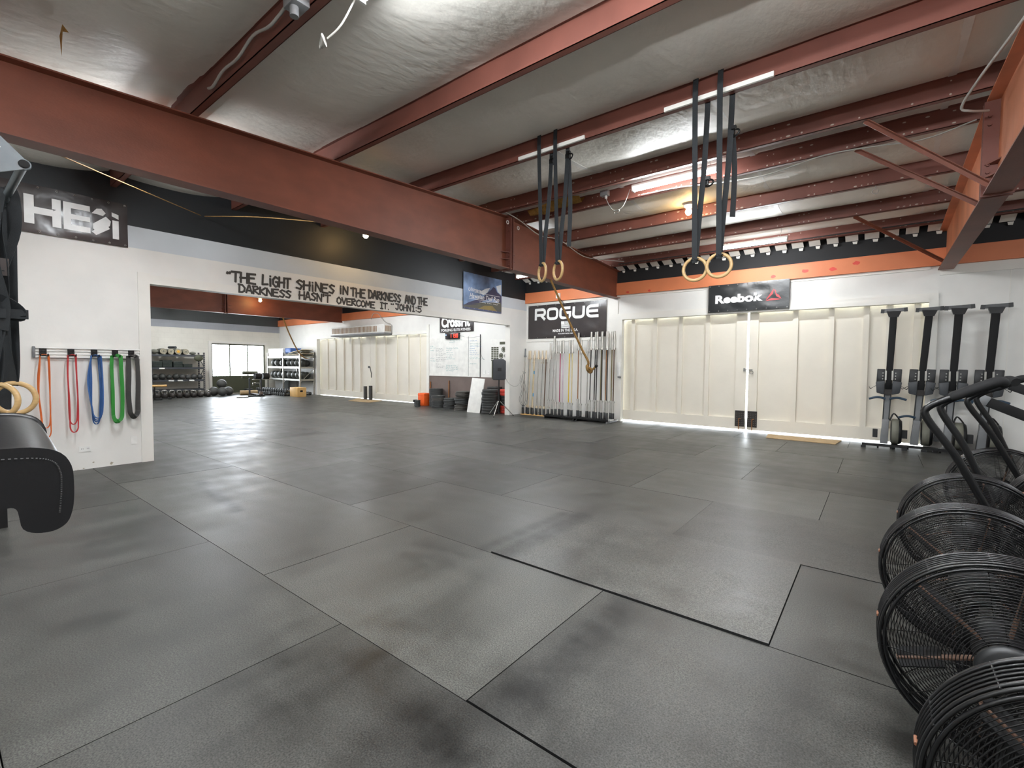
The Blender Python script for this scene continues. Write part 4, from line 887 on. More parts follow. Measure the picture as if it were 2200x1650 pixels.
# ------------------------------------------------------------------ speaker on a tripod
SPX, SPY = -8.10, 9.72
t = thing('speaker_stand', 'grey tripod speaker stand in front of the opening post', 'speaker stand', (SPX, SPY, 0))
MB().cyl((0,0,.06), (0,0,.98), .017, n=12).build('pole', 'blkm', t); MB().cyl((0,0,.36), (0,0,.44), .03, n=12).build('collar', 'blk', t)
for k in range(3):
    a = math.radians(50+120*k); e = (.40*math.cos(a), .40*math.sin(a), .015)
    g = MB().cyl((.03*math.cos(a), .03*math.sin(a), .40), e, .012, n=10).build('leg', 'steel', t)
    MB().cyl((e[0]*.97, e[1]*.97, .03), (e[0]*1.03, e[1]*1.03, 0), .017, n=10).build('rubber_foot', 'blk', g)
    MB().cyl((.017*math.cos(a), .017*math.sin(a), .10), (.2*math.cos(a), .2*math.sin(a), .22), .006, n=8).build('brace', 'blkm', t)
t = thing('loudspeaker', 'charcoal plastic loudspeaker on the tripod stand', 'loudspeaker', (SPX, SPY, .98), math.radians(-48))
prof = [(-.17, .0), (.15, .0), (.18, .04), (.18, .52), (.10, .57), (-.14, .56), (-.17, .54)]
MB().prism(prof, lambda a, b, d: (d, a, b), -.155, .155).build('cabinet', 'dgrey', t, bevel=.02, seg=3)
MB().box(-.135, .135, -.195, -.172, .03, .53).build('grille', 'olive', t, bevel=.01); MB().box(.157, .165, -.04, .06, .24, .33).box(-.165, -.157, -.04, .06, .24, .33).build('handle_recess', 'blk', t)
wire('power_cable', [(SPX+.05, SPY+.2, 1.05), (SPX+.12, SPY+.32, .86), (SPX+.22, SPY+.50, .80), (SPX+.32, SPY+.62, 1.0)], .005, 'cable', 'thin grey cable looping from the speaker to the bars')

# ------------------------------------------------------------------ bumper plates in stacks
PL = {}
def plate_mesh(r, th, m):
    key = (r, th, m)
    if key not in PL:
        o = MB().lathe([(.026, -th*.3), (.05, -th*.5), (.062, -th*.34), (r-.05, -th*.34), (r-.03, -th*.5), (r-.006, -th*.5), (r, -th*.38), (r, th*.38), (r-.006, th*.5), (r-.03, th*.5), (r-.05, th*.34), (.062, th*.34), (.05, th*.5), (.026, th*.3), (.026, -th*.3)], n=30).build('bumper_plate', m)
        h = MB().lathe([(.0252, -th*.5), (.036, -th*.51), (.036, th*.51), (.0252, th*.5), (.0252, -th*.5)], n=16).build('hub', 'steel', o)
        PL[key] = (o, h); o['_new'] = True
    return PL[key]
def stack(x, y, spec, where, jit=.012, seed=0):
    rnd = random.Random(seed); z = 0; n = sum(c for _, _, _, c in spec); i = 0
    for r, th, m, c in spec:
        for _ in range(c):
            src, hub = plate_mesh(r, th, m)
            if src.get('_new'): o = src; del src['_new']
            else:
                o = src.copy(); COL.objects.link(o); h = hub.copy(); COL.objects.link(h); h.parent = o
            o.location = (x+rnd.uniform(-jit, jit), y+rnd.uniform(-jit, jit), z+th/2); z += th+.0006; i += 1
            pos = 'bottom plate' if i == 1 else 'top plate' if i == n else ORD[i-1]+' plate from the bottom'
            col = {'rubb': 'black', 'rubb2': 'worn grey-black', 'redp': 'red', 'orangep': 'orange'}[m]
            tag(o, f'{col} plate, {pos.replace(" plate", "")} in the {where}', 'weight plate', 'bumper plates in the back room')
S = .225
stack(-11.52, 10.58, [(S, .034, 'rubb', 17)], 'first stack right of orange box', .004, 1)
stack(-11.08, 10.28, [(S, .033, 'rubb', 7), (S, .03, 'rubb2', 3), (S, .033, 'rubb', 2)], 'second stack right of orange box', .006, 2)
stack(-10.55, 10.30, [(S, .026, 'rubb', 5), (S*.98, .045, 'rubb', 2), (S, .055, 'rubb', 2)], 'third stack right of orange box', .012, 3)
stack(-10.02, 10.28, [(S, .048, 'rubb2', 4), (S, .05, 'rubb', 3), (S*.97, .045, 'rubb2', 5)], 'uneven stack left of leaning board', .03, 4)
stack(-9.50, 10.36, [(S, .030, 'rubb', 8), (S*.96, .032, 'rubb', 11)], 'stack behind left edge of leaning board', .02, 5)
stack(-8.98, 10.58, [(S, .056, 'rubb', 13)], 'tall stack right of leaning board', .006, 6)
stack(-8.74, 10.08, [(S, .075, 'rubb', 9)], 'thick-plate stack beside speaker', .012, 7)
stack(-8.42, 10.52, [(S, .072, 'redp', 3), (S, .072, 'rubb', 4), (S, .085, 'redp', 2)], 'red-black stack against opening post', .006, 8)
stack(-11.88, 10.10, [(.085, .03, 'rubb', 7)], 'small-plate stack before orange box', .004, 9)
stack(-12.08, 10.22, [(.075, .03, 'rubb', 4)], 'lowest stack left of orange box', .004, 10)
t = thing('orange_box', 'bright orange plastic box standing left of the plate stacks', 'box', (-11.98, 10.50, 0))
MB().box(-.19, .13, -.15, .15, 0, .42).build('body', 'orangep', t, bevel=.012); MB().box(-.195, .135, -.155, .155, .35, .37).build('lid_rim', 'orangep', t)
tag(MB().sphere((-12.27, 10.38, .09), .09, 14, 8, (1.2, .8, 1)).box(-12.35, -12.2, 10.3, 10.44, .1, .19).build('black_bag', 'matte'), 'small black bag at the left end of the plate stacks', 'bag')
# leaning white board
t = thing('white_board_panel', 'blank white board leaning on the plate stacks', 'board', (-9.22, 9.90, 0))
MB().prism([(-.26, 0), (.24, 0), (.27, .98), (-.23, 1.0)], lambda a, b, d: (a+.02, d+.19*b, b), -.008, .008).build('panel', 'board', t)
for lb, x, h in (('rusty steel pipe standing behind the second plate stack', -11.15, .86), ('rusty steel pipe standing beside the trim left of the plates', -12.05, .80)): tag(MB().cyl((x, NY-.06, 0), (x, NY-.045, h), .022, n=10).build('pipe', 'bronze'), lb, 'pipe', 'rusty pipes')

# ------------------------------------------------------------------ whiteboard wall, clock, charts
t = thing('whiteboard', 'large wall whiteboard with handwritten workouts', 'whiteboard', (-11.0, NY, 1.0)); b = Vector(t.location)
MB().box(-1.13, .70, -.022, 0, .02, 1.28).box(.71, 1.2, -.022, 0, .02, 1.33).build('board', 'board', t); MB().box(-1.15, 1.21, -.03, 0, 0, .02).build('frame', 'trimw', t); MB().box(.70, .706, -.024, -.02, .02, 1.28).box(1.2, 1.212, -.03, 0, 0, 1.33).build('joint', 'dgrey', t)
inks = {}
def scribble(ink, x, z, n, seed):
    rnd = random.Random(seed); mb = inks.setdefault(ink, MB()); a = x
    for _ in range(n):
        wl = rnd.uniform(.05, .13); P = [(a+wl*i/6, -.0245, z+rnd.uniform(-.014, .014)) for i in range(7)]; mb.tube(P, .0035, 4); a += wl+.025
sd = 0
for x, rows, ink in ((-1.08, (1.0, .94, .86, .6, .5), 'inkt'), (-.80, (.92, .87, .81, .74, .69, .62, .56, .5, .40, .33, .29), 'inkg'), (-.30, (.92, .86, .78, .70, .63, .57), 'inkt'), (-.32, (.36, .30, .24, .18), 'inkt'), (-.15, (1.18, 1.12), 'inkt'), (.76, (1.14, .96, .90, .83, .76, .70), 'inkb'), (.76, (1.05, 1.0, .62, .58, .42), 'inkt')):
    for z in rows: sd += 1; scribble(ink, x, z, 2 if x < -1 else random.Random(sd).choice((3, 3, 4, 5)), sd)
for k, mb in inks.items(): mb.build('handwriting', k, t)
t = thing('timer_clock', 'digital wall timer showing red and blue digits under the slogan sign', 'clock', (-10.98, NY-.03, 2.22)); b = Vector(t.location)
MB().box(-.31, .31, -.06, .02, 0, .2).build('case', 'led_off', t, bevel=.01)
SEG = {'0': 'abcdef', '1': 'bc', '3': 'abgcd', '8': 'abcdefg'}
def digit(mb, ch, x, z, w, h):
    th = .012; C = {'a': (0, w, h, h), 'd': (0, w, 0, 0), 'g': (0, w, h/2, h/2), 'b': (w, w, h/2, h), 'c': (w, w, 0, h/2), 'f': (0, 0, h/2, h), 'e': (0, 0, 0, h/2)}
    for s in SEG[ch]:
        a0, a1, z0, z1 = C[s]; mb.box(x+a0-th/2, x+a1+th/2, -.063, -.0605, z+z0-th/2, z+z1+th/2)
mb = MB()
for ch, x in (('1', -.085), ('1', .035), ('3', .115), ('0', .215)): digit(mb, ch, x, .045, .055, .11)
for z in (.075, .125): mb.box(.075-.0, .088, -.063, -.0605, z, z+.012)
mb.build('red_digits', 'ledr', t); mb = MB(); mb.box(-.275, -.250, -.063, -.0605, .12, .145); mb.build('blue_digits', 'ledb', t)
wire('power_cable', [(-10.66, NY-.05, 2.34), (-10.5, NY-.02, 2.28), (-10.3, NY-.02, 2.24), (-9.85, NY-.02, 2.26), (-9.78, NY-.02, 2.2), (-9.76, NY-.02, 1.75), (-9.68, NY-.02, 1.58), (-9.62, NY-.02, 1.55)], .004, 'dcable', 'thin dark cable running from the timer to the wall at right')
t = thing('wall_chart', 'pale wall chart with dark grid and round diagrams beside the opening post', 'poster', (-8.85, NY, 1.3)); 
MB().box(-.52, .64, -.012, 0, 0, .86).build('sheet', 'board', t); mb = MB()
for i in range(3):
    for j in range(8): mb.box(-.49+.10*i, -.405+.10*i, -.014, -.012, .20+.055*j, .245+.055*j)
mb.box(-.16, .06, -.014, -.012, .70, .78)
for x, z in ((.0, .55), (-.10, .36), (.11, .36)): mb.torus((x, -.013, z), .075, .012, (0,1,0), 20, 4).lathe([(0,0), (.055, 0), (.055, .001)], (x, -.013, z), (0,-1,0), 16)
mb.build('diagram', 'olive', t)
o = MB()
for z, c in ((.9, 0), (1.0, 0), (1.1, 0)): o.box(-9.12, -9.03, NY-.01, NY, z+.12, z+.17)
tag(o.build('sticker_strip', 'dgrey'), 'column of small dark stickers left of the speaker on the wall', 'sticker')

# heater / air curtain above the back doors
t = thing('air_curtain', 'white louvred air curtain unit above the tall back doors', 'air conditioner', (-15.9, NY-.03, 2.53))
MB().box(-1.75, 1.75, -.36, -.02, 0, .31).build('housing', 'whtm', t, bevel=.015); mb = MB()
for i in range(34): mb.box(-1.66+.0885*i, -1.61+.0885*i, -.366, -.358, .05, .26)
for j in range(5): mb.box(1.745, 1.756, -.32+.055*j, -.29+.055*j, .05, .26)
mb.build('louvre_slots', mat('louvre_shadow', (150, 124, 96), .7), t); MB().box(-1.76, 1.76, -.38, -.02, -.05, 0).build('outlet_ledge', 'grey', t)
wire('power_cable', [(-15.4, NY-.06, 3.1), (-15.2, NY-.1, 3.3), (-14.9, NY-.1, 3.28), (-14.7, NY-.08, 3.1), (-14.5, NY-.08, 2.95), (-14.2, NY-.06, 2.86)], .012, 'cable', 'white cable arching over the air curtain')

# doormats
tag(MB().prism([(-1.76, 10.78), (-1.70, 10.20), (-.58, 10.16), (-.52, 10.76)], lambda a, b, d: (a, b, d), .002, .012).build('door_mat', 'tan'), 'flat tan mat in front of the sliding door near the rowers', 'mat', 'door mats')
tag(MB().prism([(-16.3, 10.78), (-15.5, 9.85), (-14.3, 9.95), (-14.6, 10.7)], lambda a, b, d: (a, b, d), .002, .012).build('door_mat', 'tan'), 'flat tan mat in front of the back room doors', 'mat', 'door mats')

# ------------------------------------------------------------------ back room: shelving
def post(mb, x, y, h):
    mb.box(x-.02, x+.02, y-.028, y+.028, 0, h)
    z = .1
    while z < h-.05: mb.box(x-.0215, x+.0215, y-.012, y+.012, z, z+.03, 1).box(x-.012, x+.012, y-.0295, y+.0295, z, z+.03, 1); z += .085
def rack(name, label, x0, x1, y0, y1, posts, zs, h, m='dgrey'):
    t = thing(name, label, 'shelf', (0, 0, 0))
    for (x, y) in posts:
        mb = MB(); post(mb, x, y, h); mb.build('upright', [m, 'hole'], t)
    for z in zs: MB().box(x0, x1, y0, y1, z-.02, z).box(x0, x1, y0-.012, y0+.012, z-.075, z).box(x0-.012, x0+.012, y0, y1, z-.075, z).box(x1-.012, x1+.012, y0, y1, z-.075, z).box(x0, x1, y1-.012, y1+.012, z-.075, z).build('shelf_board', m, t)
    return t
RL = rack('storage_rack', 'dark steel rack with rolled mats and slam balls left of the far window', -22.75, -22.15, 5.56, 7.36, [(-22.15, 5.56), (-22.75, 5.56), (-22.15, 7.36), (-22.75, 7.36)], (1.70, 1.19, .69, .30), 1.80)
mb = MB()
for y, z, m in ((5.9, 1.12, 0), (6.5, .63, 0), (6.9, .63, 0), (6.2, .63, 0)): mb.box(-22.136, -22.132, y-.09, y+.09, z, z+.05)
mb.build('label_tag', 'wht', RL); MB().bar((-22.75, 7.36, 1.6), (-22.15, 7.36, 1.2), .02, .02).bar((-22.75, 7.36, .7), (-22.15, 7.36, 1.15), .02, .02).build('brace', 'dgrey', RL)
RR = rack('storage_rack', 'steel rack of medicine balls in the far corner by the window', -22.6, -19.62, 10.15, 10.78, [(-22.6, 10.15), (-21.1, 10.15), (-19.62, 10.15), (-19.62, 10.78), (-21.1, 10.78), (-22.6, 10.78)], (1.70, 1.235, .70), 1.86, 'steel')
MB().bar((-19.62, 10.15, .55), (-19.62, 10.78, 1.15), .02, .02).bar((-21.08, 10.15, .5), (-20.85, 10.15, .66), .02, .02).build('brace', 'steel', RR)
# rolled mats with spiral ends
for k, (y, r, m2, lb) in enumerate([(5.96, .12, 0, 'rolled mat with white spiral end, leftmost on the left rack'), (6.21, .11, 0, 'rolled mat with white spiral end, second from left on the left rack'), (6.46, .12, 1, 'rolled mat with a yellow core on top of the left rack'), (6.72, .115, 0, 'rolled mat with white spiral end, rightmost on the left rack')]):
    t = thing('rolled_mat', lb, 'rolled mat', (-22.4, y, 1.70+r), group='rolled mats on the left rack')
    MB().cyl((-.24, 0, 0), (.26, 0, 0), r, n=8).build('roll', 'greypad', t)
    s = MB()
    for q in (.92, .66, .42): s.torus((.262, 0, 0), r*q, .006, (1,0,0), 8, 4)
    s.build('spiral_edge', 'cream', t)
    if m2: MB().cyl((.255, 0, 0), (.266, 0, 0), r*.5, n=10).build('core', 'yel', t)
tag(MB().sphere((-22.4, 5.72, 1.80), .1, 14, 8, (2.2, 1.5, .95)).build('folded_mat', 'greypad'), 'grey folded mat at the left end on top of the left rack', 'mat')
tag(MB().cyl((-22.6, 6.27, 1.99), (-22.25, 6.40, 1.985), .05, n=12).build('foam_roll', 'dgrey'), 'dark foam roll lying on the rolled mats', 'foam roll')
for lb, y, z, sc in (('grey weight vest bag at the right end of the left rack top', 7.0, 1.765, (1.5, 1.3, .7)), ):
    tag(MB().sphere((-22.3, y, z), .09, 14, 8, sc).build('bag', 'greypad'), lb, 'bag')
tag(MB().sphere((-22.08, 7.14, 1.56), .13, 16, 10, (.5, 1.25, 1.0)).build('hanging_bag', 'olive'), 'olive bag hanging over the right front corner of the left rack', 'bag')
# stacks of dark green pads
for y, n, c in ((5.77, 5, 'leftmost'), (6.10, 6, 'second'), (6.46, 5, 'third'), (6.80, 3, 'rightmost')):
    for i in range(n): tag(MB().box(-22.62, -22.2, y-.16, y+.16, 1.1906+.046*i, 1.234+.046*i).build('kneeling_pad', 'green', bevel=.014), f'dark green pad, {"bottom" if i == 0 else ORD[i]+" from bottom"} of the {c} pad pile on the left rack', 'pad', 'dark green pads on the left rack')
# slam balls
src = None
for i, y in enumerate((5.72, 5.95, 6.18, 6.41, 6.63, 6.83, 7.04, 7.26)):
    r = (.115, .125, .105, .12, .11, .10, .115, .11)[i]
    lb = f'{ORD[i]} slam ball from the left on the left rack'
    tag(MB().sphere((-22.33, y, .6905+r), r, 18, 12).torus((-22.33, y, .6905+r), r*.995, .003, (.3, .2, 1), 24, 4).build('slam_ball', 'gball' if i > 3 else 'ball'), lb, 'ball', 'slam balls on the left rack')
# kettlebells on the floor
def kettlebell(label, x, y, s, rz):
    t = thing('kettlebell', label, 'kettlebell', (x, y, 0), rz, 'kettlebells on the floor'); r = .095*s
    MB().lathe([(0, 0), (.06*s, 0), (.088*s, .03*s), (r, .085*s), (.085*s, .14*s), (.05*s, .172*s), (0, .182*s)], n=20).build('bell', 'iron', t)
    MB().tube(smooth_path([(0, -.055*s, .15*s), (0, -.072*s, .20*s), (0, -.055*s, .245*s), (0, 0, .258*s), (0, .055*s, .245*s), (0, .072*s, .20*s), (0, .055*s, .15*s)], 5), .015*s, 8).build('handle', 'steel', t)
rnd = random.Random(11)
for row, (x, n, y0, y1) in enumerate(((-21.42, 8, 5.52, 7.24), (-21.78, 8, 5.62, 7.30))):
    for i in range(n):
        kettlebell(f'{ORD[i]} kettlebell from the left in the {"front" if row == 0 else "back"} row below the left rack', x+rnd.uniform(-.015, .015), y0+(y1-y0)*i/(n-1), 1.22-.30*i/n, rnd.uniform(-.6, .6))
tag(MB().cyl((-21.05, 5.35, .03), (-20.9, 5.75, .03), .02, n=10).cyl((-20.9, 5.75, .032), (-20.87, 5.84, .032), .032, n=12).build('club', 'blk'), 'black club bar lying on the floor before the kettlebells', 'club')
tag(MB().cyl((-20.6, 5.1, .52), (-20.6, 5.62, .52), .042, n=14).build('wooden_roller', 'ply'), 'pale wooden roller resting on the stand at the opening edge', 'roller')
t = thing('plyo_stand', 'dark stand under the wooden roller beside the opening edge', 'stand', (-20.6, 5.35, 0)); MB().box(-.05, .05, -.22, .12, 0, .03).build('base', 'blk', t); MB().cyl((0, -.1, .02), (0, -.1, .478), .025, n=10).build('post', 'blkm', t)
# big balls under the window
for i, (x, y, z) in enumerate(((-21.9, 7.62, .185), (-21.55, 7.82, .185), (-21.75, 8.12, .185), (-21.74, 7.86, .50))):
    lb = ('grey medicine ball, leftmost of the pile under the window', 'grey medicine ball in front of the pile under the window', 'grey medicine ball, rightmost of the pile under the window', 'grey medicine ball on top of the pile under the window')[i]
    tag(MB().sphere((x, y, z), .185, 22, 14).torus((x, y, z), .1845, .0025, (.5, .3, 1), 28, 4).torus((x, y, z), .1845, .0025, (1, -.3, .3), 28, 4).build('medicine_ball', 'gball'), lb, 'ball', 'medicine ball pile')
# glute-ham machine before the window
t = thing('glute_ham_machine', 'padded glute ham exercise machine standing before the far window', 'exercise machine', (-20.3, 8.62, 0))
MB().bar((.0, 0, .05), (0, .62, .05), .07, .07).bar((-.9, .2, .05), (.25, .2, .05), .07, .07).cyl((.28, -.42, .04), (.28, .05, .04), .035, n=10).build('base', 'blkm', t)
MB().prism([(.1, 0), (.3, 0), (.24, .2), (.16, .2)], lambda a, b, d: (d, a, b), -.05, .05).build('foot_plate', 'brown', t)
MB().bar((0, .2, .06), (0, .2, .72), .06, .08).bar((-.55, -.02, .05), (-.55, -.02, .75), .05, .05).bar((0, -.02, .5), (0, .18, .5), .03, .03).build('post', 'dgrey', t)
MB().cyl((.02, -.05, .84), (.02, .19, .84), .13, n=18).build('hip_pad', 'leather', t); MB().cyl((.02, .25, .84), (.02, .50, .84), .13, n=18).build('hip_pad', 'leather', t)
MB().cyl((-.45, -.32, .97), (-.45, .26, .97), .07, n=14).build('ankle_roller', 'olive', t); MB().cyl((-.5, -.34, .80), (-.5, -.1, .80), .06, n=12).build('ankle_roller', 'olive', t)
MB().tube([(.05, -.14, .46), (.05, -.14, .56), (.05, .12, .56), (.05, .16, .30)], .018, 8).bar((.0, -.14, .70), (0, .56, .70), .04, .03).tube([(.06, .5, .72), (.06, .66, .70)], .02).build('handle', 'steel', t)
tag(MB().cyl((-21.55, 8.5, .1), (-21.4, 9.15, .1), .1, n=18).build('foam_log', 'tan'), 'tan cylindrical bolster lying on the floor behind the machine', 'bolster')
tag(MB().cyl((-19.9, 7.72, .025), (-19.75, 8.1, .025), .024, n=10).build('short_bar', 'steel'), 'short steel bar lying on the floor left of the machine', 'bar')
# medicine balls on the corner rack
def medball(lb, x, y, z, r, m='ball'):
    t = MB().sphere((0, 0, 0), r, 22, 14).torus((0, 0, 0), r*.998, .0022, (1, .2, .3), 26, 4).torus((0, 0, 0), r*.998, .0022, (-.2, 1, .3), 26, 4).build('medicine_ball', m); t.location = (x, y, z+r); tag(t, lb, 'ball', 'medicine balls on the corner rack')
for row, (z, X) in enumerate(((1.2355, (-22.35, -22.0, -21.5, -20.88, -20.52, -20.14, -19.80)), (.7005, (-22.42, -22.1, -21.74, -21.36, -20.86, -20.46, -20.10, -19.80)))):
    for i, x in enumerate(X): medball(f'dark medicine ball, {ORD[i]} from left on the front of the {"upper" if row == 0 else "lower"} corner rack shelf', x, 10.36, z, .165)
    for i, x in enumerate([q+.17 for q in X[:-1]]): medball(f'dark medicine ball, {ORD[i]} from left at the back of the {"upper" if row == 0 else "lower"} corner rack shelf', x, 10.62, z, .15)
# mats on the corner rack
for i in range(5): tag(MB().box(-22.56, -21.14, 10.16, 10.74, 1.7005+.072*i, 1.768+.072*i).build('folded_mat', 'wht' if i else 'trimw', bevel=.012), f'white mat, {"bottom" if i == 0 else ORD[i]+" from bottom"} of the pile on the corner rack', 'mat', 'mats on the corner rack')
tag(MB().box(-21.08, -20.55, 10.22, 10.72, 1.86, 2.06).box(-21.08, -20.7, 10.25, 10.7, 1.82, 1.86).build('folded_mat', 'bluem', bevel=.02), 'blue folded mat on top of the corner rack', 'mat')
for i in range(4):
    P = [(-21.05+.1*i, 1.713+.04*i+.0), (-20.4, 1.713+.055*i), (-19.75+.02*i, 1.73+.075*i), (-19.45-.03*i, 1.745+.078*i)]
    mb = MB(); mb.ribbon(smooth_path([(x, 10.46, z) for x, z in P], 5), (0, 1, 0), .52, .022); tag(mb.build('folded_mat', 'cream' if i % 2 else 'greypad'), f'grey and cream floor mat, {"bottom" if i == 0 else ORD[i]+" from bottom"} of the slumped pile on the corner rack', 'mat', 'mats on the corner rack')
# dumbbells
db0 = None
def dumbbell(lb, x, y, z, rz, s=1.0):
    global db0
    if db0 is None:
        db0 = thing('dumbbell', lb, 'dumbbell', (x, y, z), rz, 'dumbbells below the corner rack')
        MB().cyl((0, -.075, 0), (0, .075, 0), .016, n=10).build('handle', 'steel', db0)
        for sg in (-1, 1): MB().cyl((0, sg*.07, 0), (0, sg*.085, 0), .045, .06, n=6).cyl((0, sg*.085, 0), (0, sg*.15, 0), .06, n=6).cyl((0, sg*.15, 0), (0, sg*.165, 0), .06, .045, n=6).build('head', 'rubb', db0)
        t = db0
    else: t = dup(db0, lb, (x, y, z), rz)
    t.scale = (s, s, s)
rnd = random.Random(21)
for row, (y, z, n) in enumerate(((9.66, .069, 16), (10.44, .069, 15), (9.68, .207, 14))):
    for i in range(n):
        x = -22.3+(2.62+.02*row)*i/(n-1)+.03*row
        dumbbell(f'hex dumbbell, {ORD[i]} from left in the {("front", "back", "upper")[row]} row below the corner rack', x, y+rnd.uniform(-.008, .008), z+.001, rnd.uniform(-.05, .05), 1.3)
t = thing('storage_bin', 'translucent storage bin under the left bay of the corner rack', 'bin', (-22.15, 10.56, 0)); MB().prism([(-.33, .20), (.33, .20), (.40, .58), (-.40, .58)], lambda a, b, d: (a, d, b), -.13, .16).build('tub', 'bin', t); MB().box(-.42, .42, -.15, .18, .565, .60).build('rim', 'wht', t); MB().box(-.3, .3, -.1, .12, 0, .195).build('crate_below', 'dgrey', t)
t = thing('small_crate', 'small dark crate at the left foot of the corner rack', 'crate', (-22.55, 9.25, 0)); MB().box(-.14, .14, -.12, .12, 0, .2).build('body', 'dgrey', t, bevel=.01); MB().box(-.15, .15, -.13, .13, .2, .215).build('rim', 'grey', t)
# plyo box
t = thing('plyo_box', 'plywood jump box with an oval hand slot by the back doors', 'plyo box', (-18.88, 9.75, 0)); 
MB().box(-.45, .18, -.19, .19, 0, .38).build('box', 'ply', t, bevel=.006); MB().lathe([(0, 0), (.04, 0), (.04, .002)], (.181, -.02, .24), (1, 0, 0), 16).box(.18, .1825, -.075, .035, .205, .275).build('hand_slot', 'matte', t)

# ------------------------------------------------------------------ rowing machines standing on end along the door wall
def rower(label, x, y, lean, rz=0, low=False):
    t = thing('rowing_machine', label, 'rowing machine', (x, y, 0), rz, 'rowing machines stored upright'); k = lean
    q = lambda a, b, z: (a+k*z, b, z)
    MB().bar(q(0, .10, .45), q(0, .12, 1.12), .075, .05, (0,1,0)).build('lower_beam', 'grey', t)
    MB().bar(q(-.04, .10, .45), q(-.045, .12, 1.12), .016, .06, (0,1,0)).bar(q(.04, .10, .45), q(.045, .12, 1.12), .016, .06, (0,1,0)).build('beam_edge', 'blkm', t)
    MB().bar(q(0, .07, .95), q(0, .10, 2.28), .088, .07, (0,1,0), 0, .10, .07).build('monorail', 'matte', t, bevel=.008)
    MB().bar(q(0, .10, 2.26), q(0, .10, 2.36), .13, .08, (0,1,0), 0, .20, .05).bar(q(-.165, .10, 2.37), q(.165, .10, 2.382), .05, .06).build('rear_leg', 'blkm', t)
    for s in (-1, 1): MB().bar(q(s*.13, .10, 2.372+.006*s), q(s*.178, .10, 2.376+.006*s), .06, .066).build('end_cap', 'blk', t)
    for s in (-1, 1):
        f = MB(); f.prism([(s*.05, .93), (s*.155, .96), (s*.175, 1.15), (s*.05, 1.17)] if s > 0 else [(s*.05, 1.17), (s*.175, 1.15), (s*.155, .96), (s*.05, .93)], lambda a, b, d: q(a, d-.03*(b-1), b), -.06, .02)
        f.build('footrest', 'dgrey', t, bevel=.014)
        h = MB(); h.bar(q(s*.11, .06, 1.12), q(s*.11, .075, 1.37), .115, .02, (0,1,0)); h.build('heel_plate', 'blk', t, bevel=.018)
        g = MB().box(s*.045+k*1.24-.012, s*.045+k*1.24+.012, .03, .05, 1.18, 1.34)
        for z in (1.2, 1.25, 1.3): g.box(s*.085+k*z-.008, s*.085+k*z+.008, .045, .055, z-.008, z+.008)
        g.build('slide_bolt', 'steel', t)
        MB().ribbon(smooth_path([q(s*.17, .0, 1.08), q(s*.21, -.02, 1.05), q(s*.24, 0, 1.03), q(s*.26, .01, 1.06)], 5), (0, 1, 0), .035, .006).build('foot_strap', 'strap', t)
        z0 = .55 if low else .86
        if not (low and s > 0): MB().tube(smooth_path([q(s*.03, .02, z0), q(s*.10, 0, z0+.02), q(s*.16, -.01, z0+.02), q(s*.25, .0, z0-.01)], 5), .019, 8).build('handle', mat('blue_grey_grip', (44, 66, 84), .5) if 'blue_grey_grip' not in bpy.data.materials else bpy.data.materials['blue_grey_grip'], t)
    MB().box(k*1.0-.05, k*1.0+.05, .02, .09, .93, 1.02).build('bracket', 'iron', t)
    # flywheel housing on its side
    MB().lathe([(.05, -.075), (.19, -.075), (.215, -.05), (.215, .05), (.19, .075), (.05, .075)], (.16, .20, .285), (1, 0, 0), 32).build('flywheel_housing', 'blk', t)
    MB().lathe([(.17, -.055), (.2185, -.045), (.2185, .045), (.17, .055)], (.145, .20, .285), (1, 0, 0), 32).build('flywheel_cage', 'greypad', t)
    MB().bar(q(-.005, .08, .08), q(0, .09, .50), .11, .10, (0,1,0), 0, .09, .09).build('front_frame', 'grey', t, bevel=.008); MB().box(-.16, -.09, .03, .11, .18, .32).build('damper_housing', 'blk', t); MB().tube(smooth_path([(.07, .10, .48), (.12, .14, .60), (.2, .15, .5)], 5), .012).build('monitor_arm', 'blkm', t)
    MB().bar((-.30, -.02, .055), (.30, -.02, .055), .05, .04).build('front_leg', 'blkm', t)
    for s in (-.28, .27): MB().box(s-.035, s+.035, -.05, .01, 0, .035).build('foot', 'blk', t)
    for s in (-.08, .12): MB().cyl((s-.012, 0, .032), (s+.012, 0, .032), .032, n=14).build('wheel', 'blk', t)
    return t
R1 = rower('rowing machine standing upright, leftmost of four beside the sliding door', .10, 10.26, .028)
rower('rowing machine standing upright, second from the sliding door', .50, 10.38, .055, low=True)
rower('rowing machine standing upright, third from the sliding door', .90, 10.30, .035)
rower('rowing machine standing upright, fourth from the sliding door', 1.31, 10.40, .045)

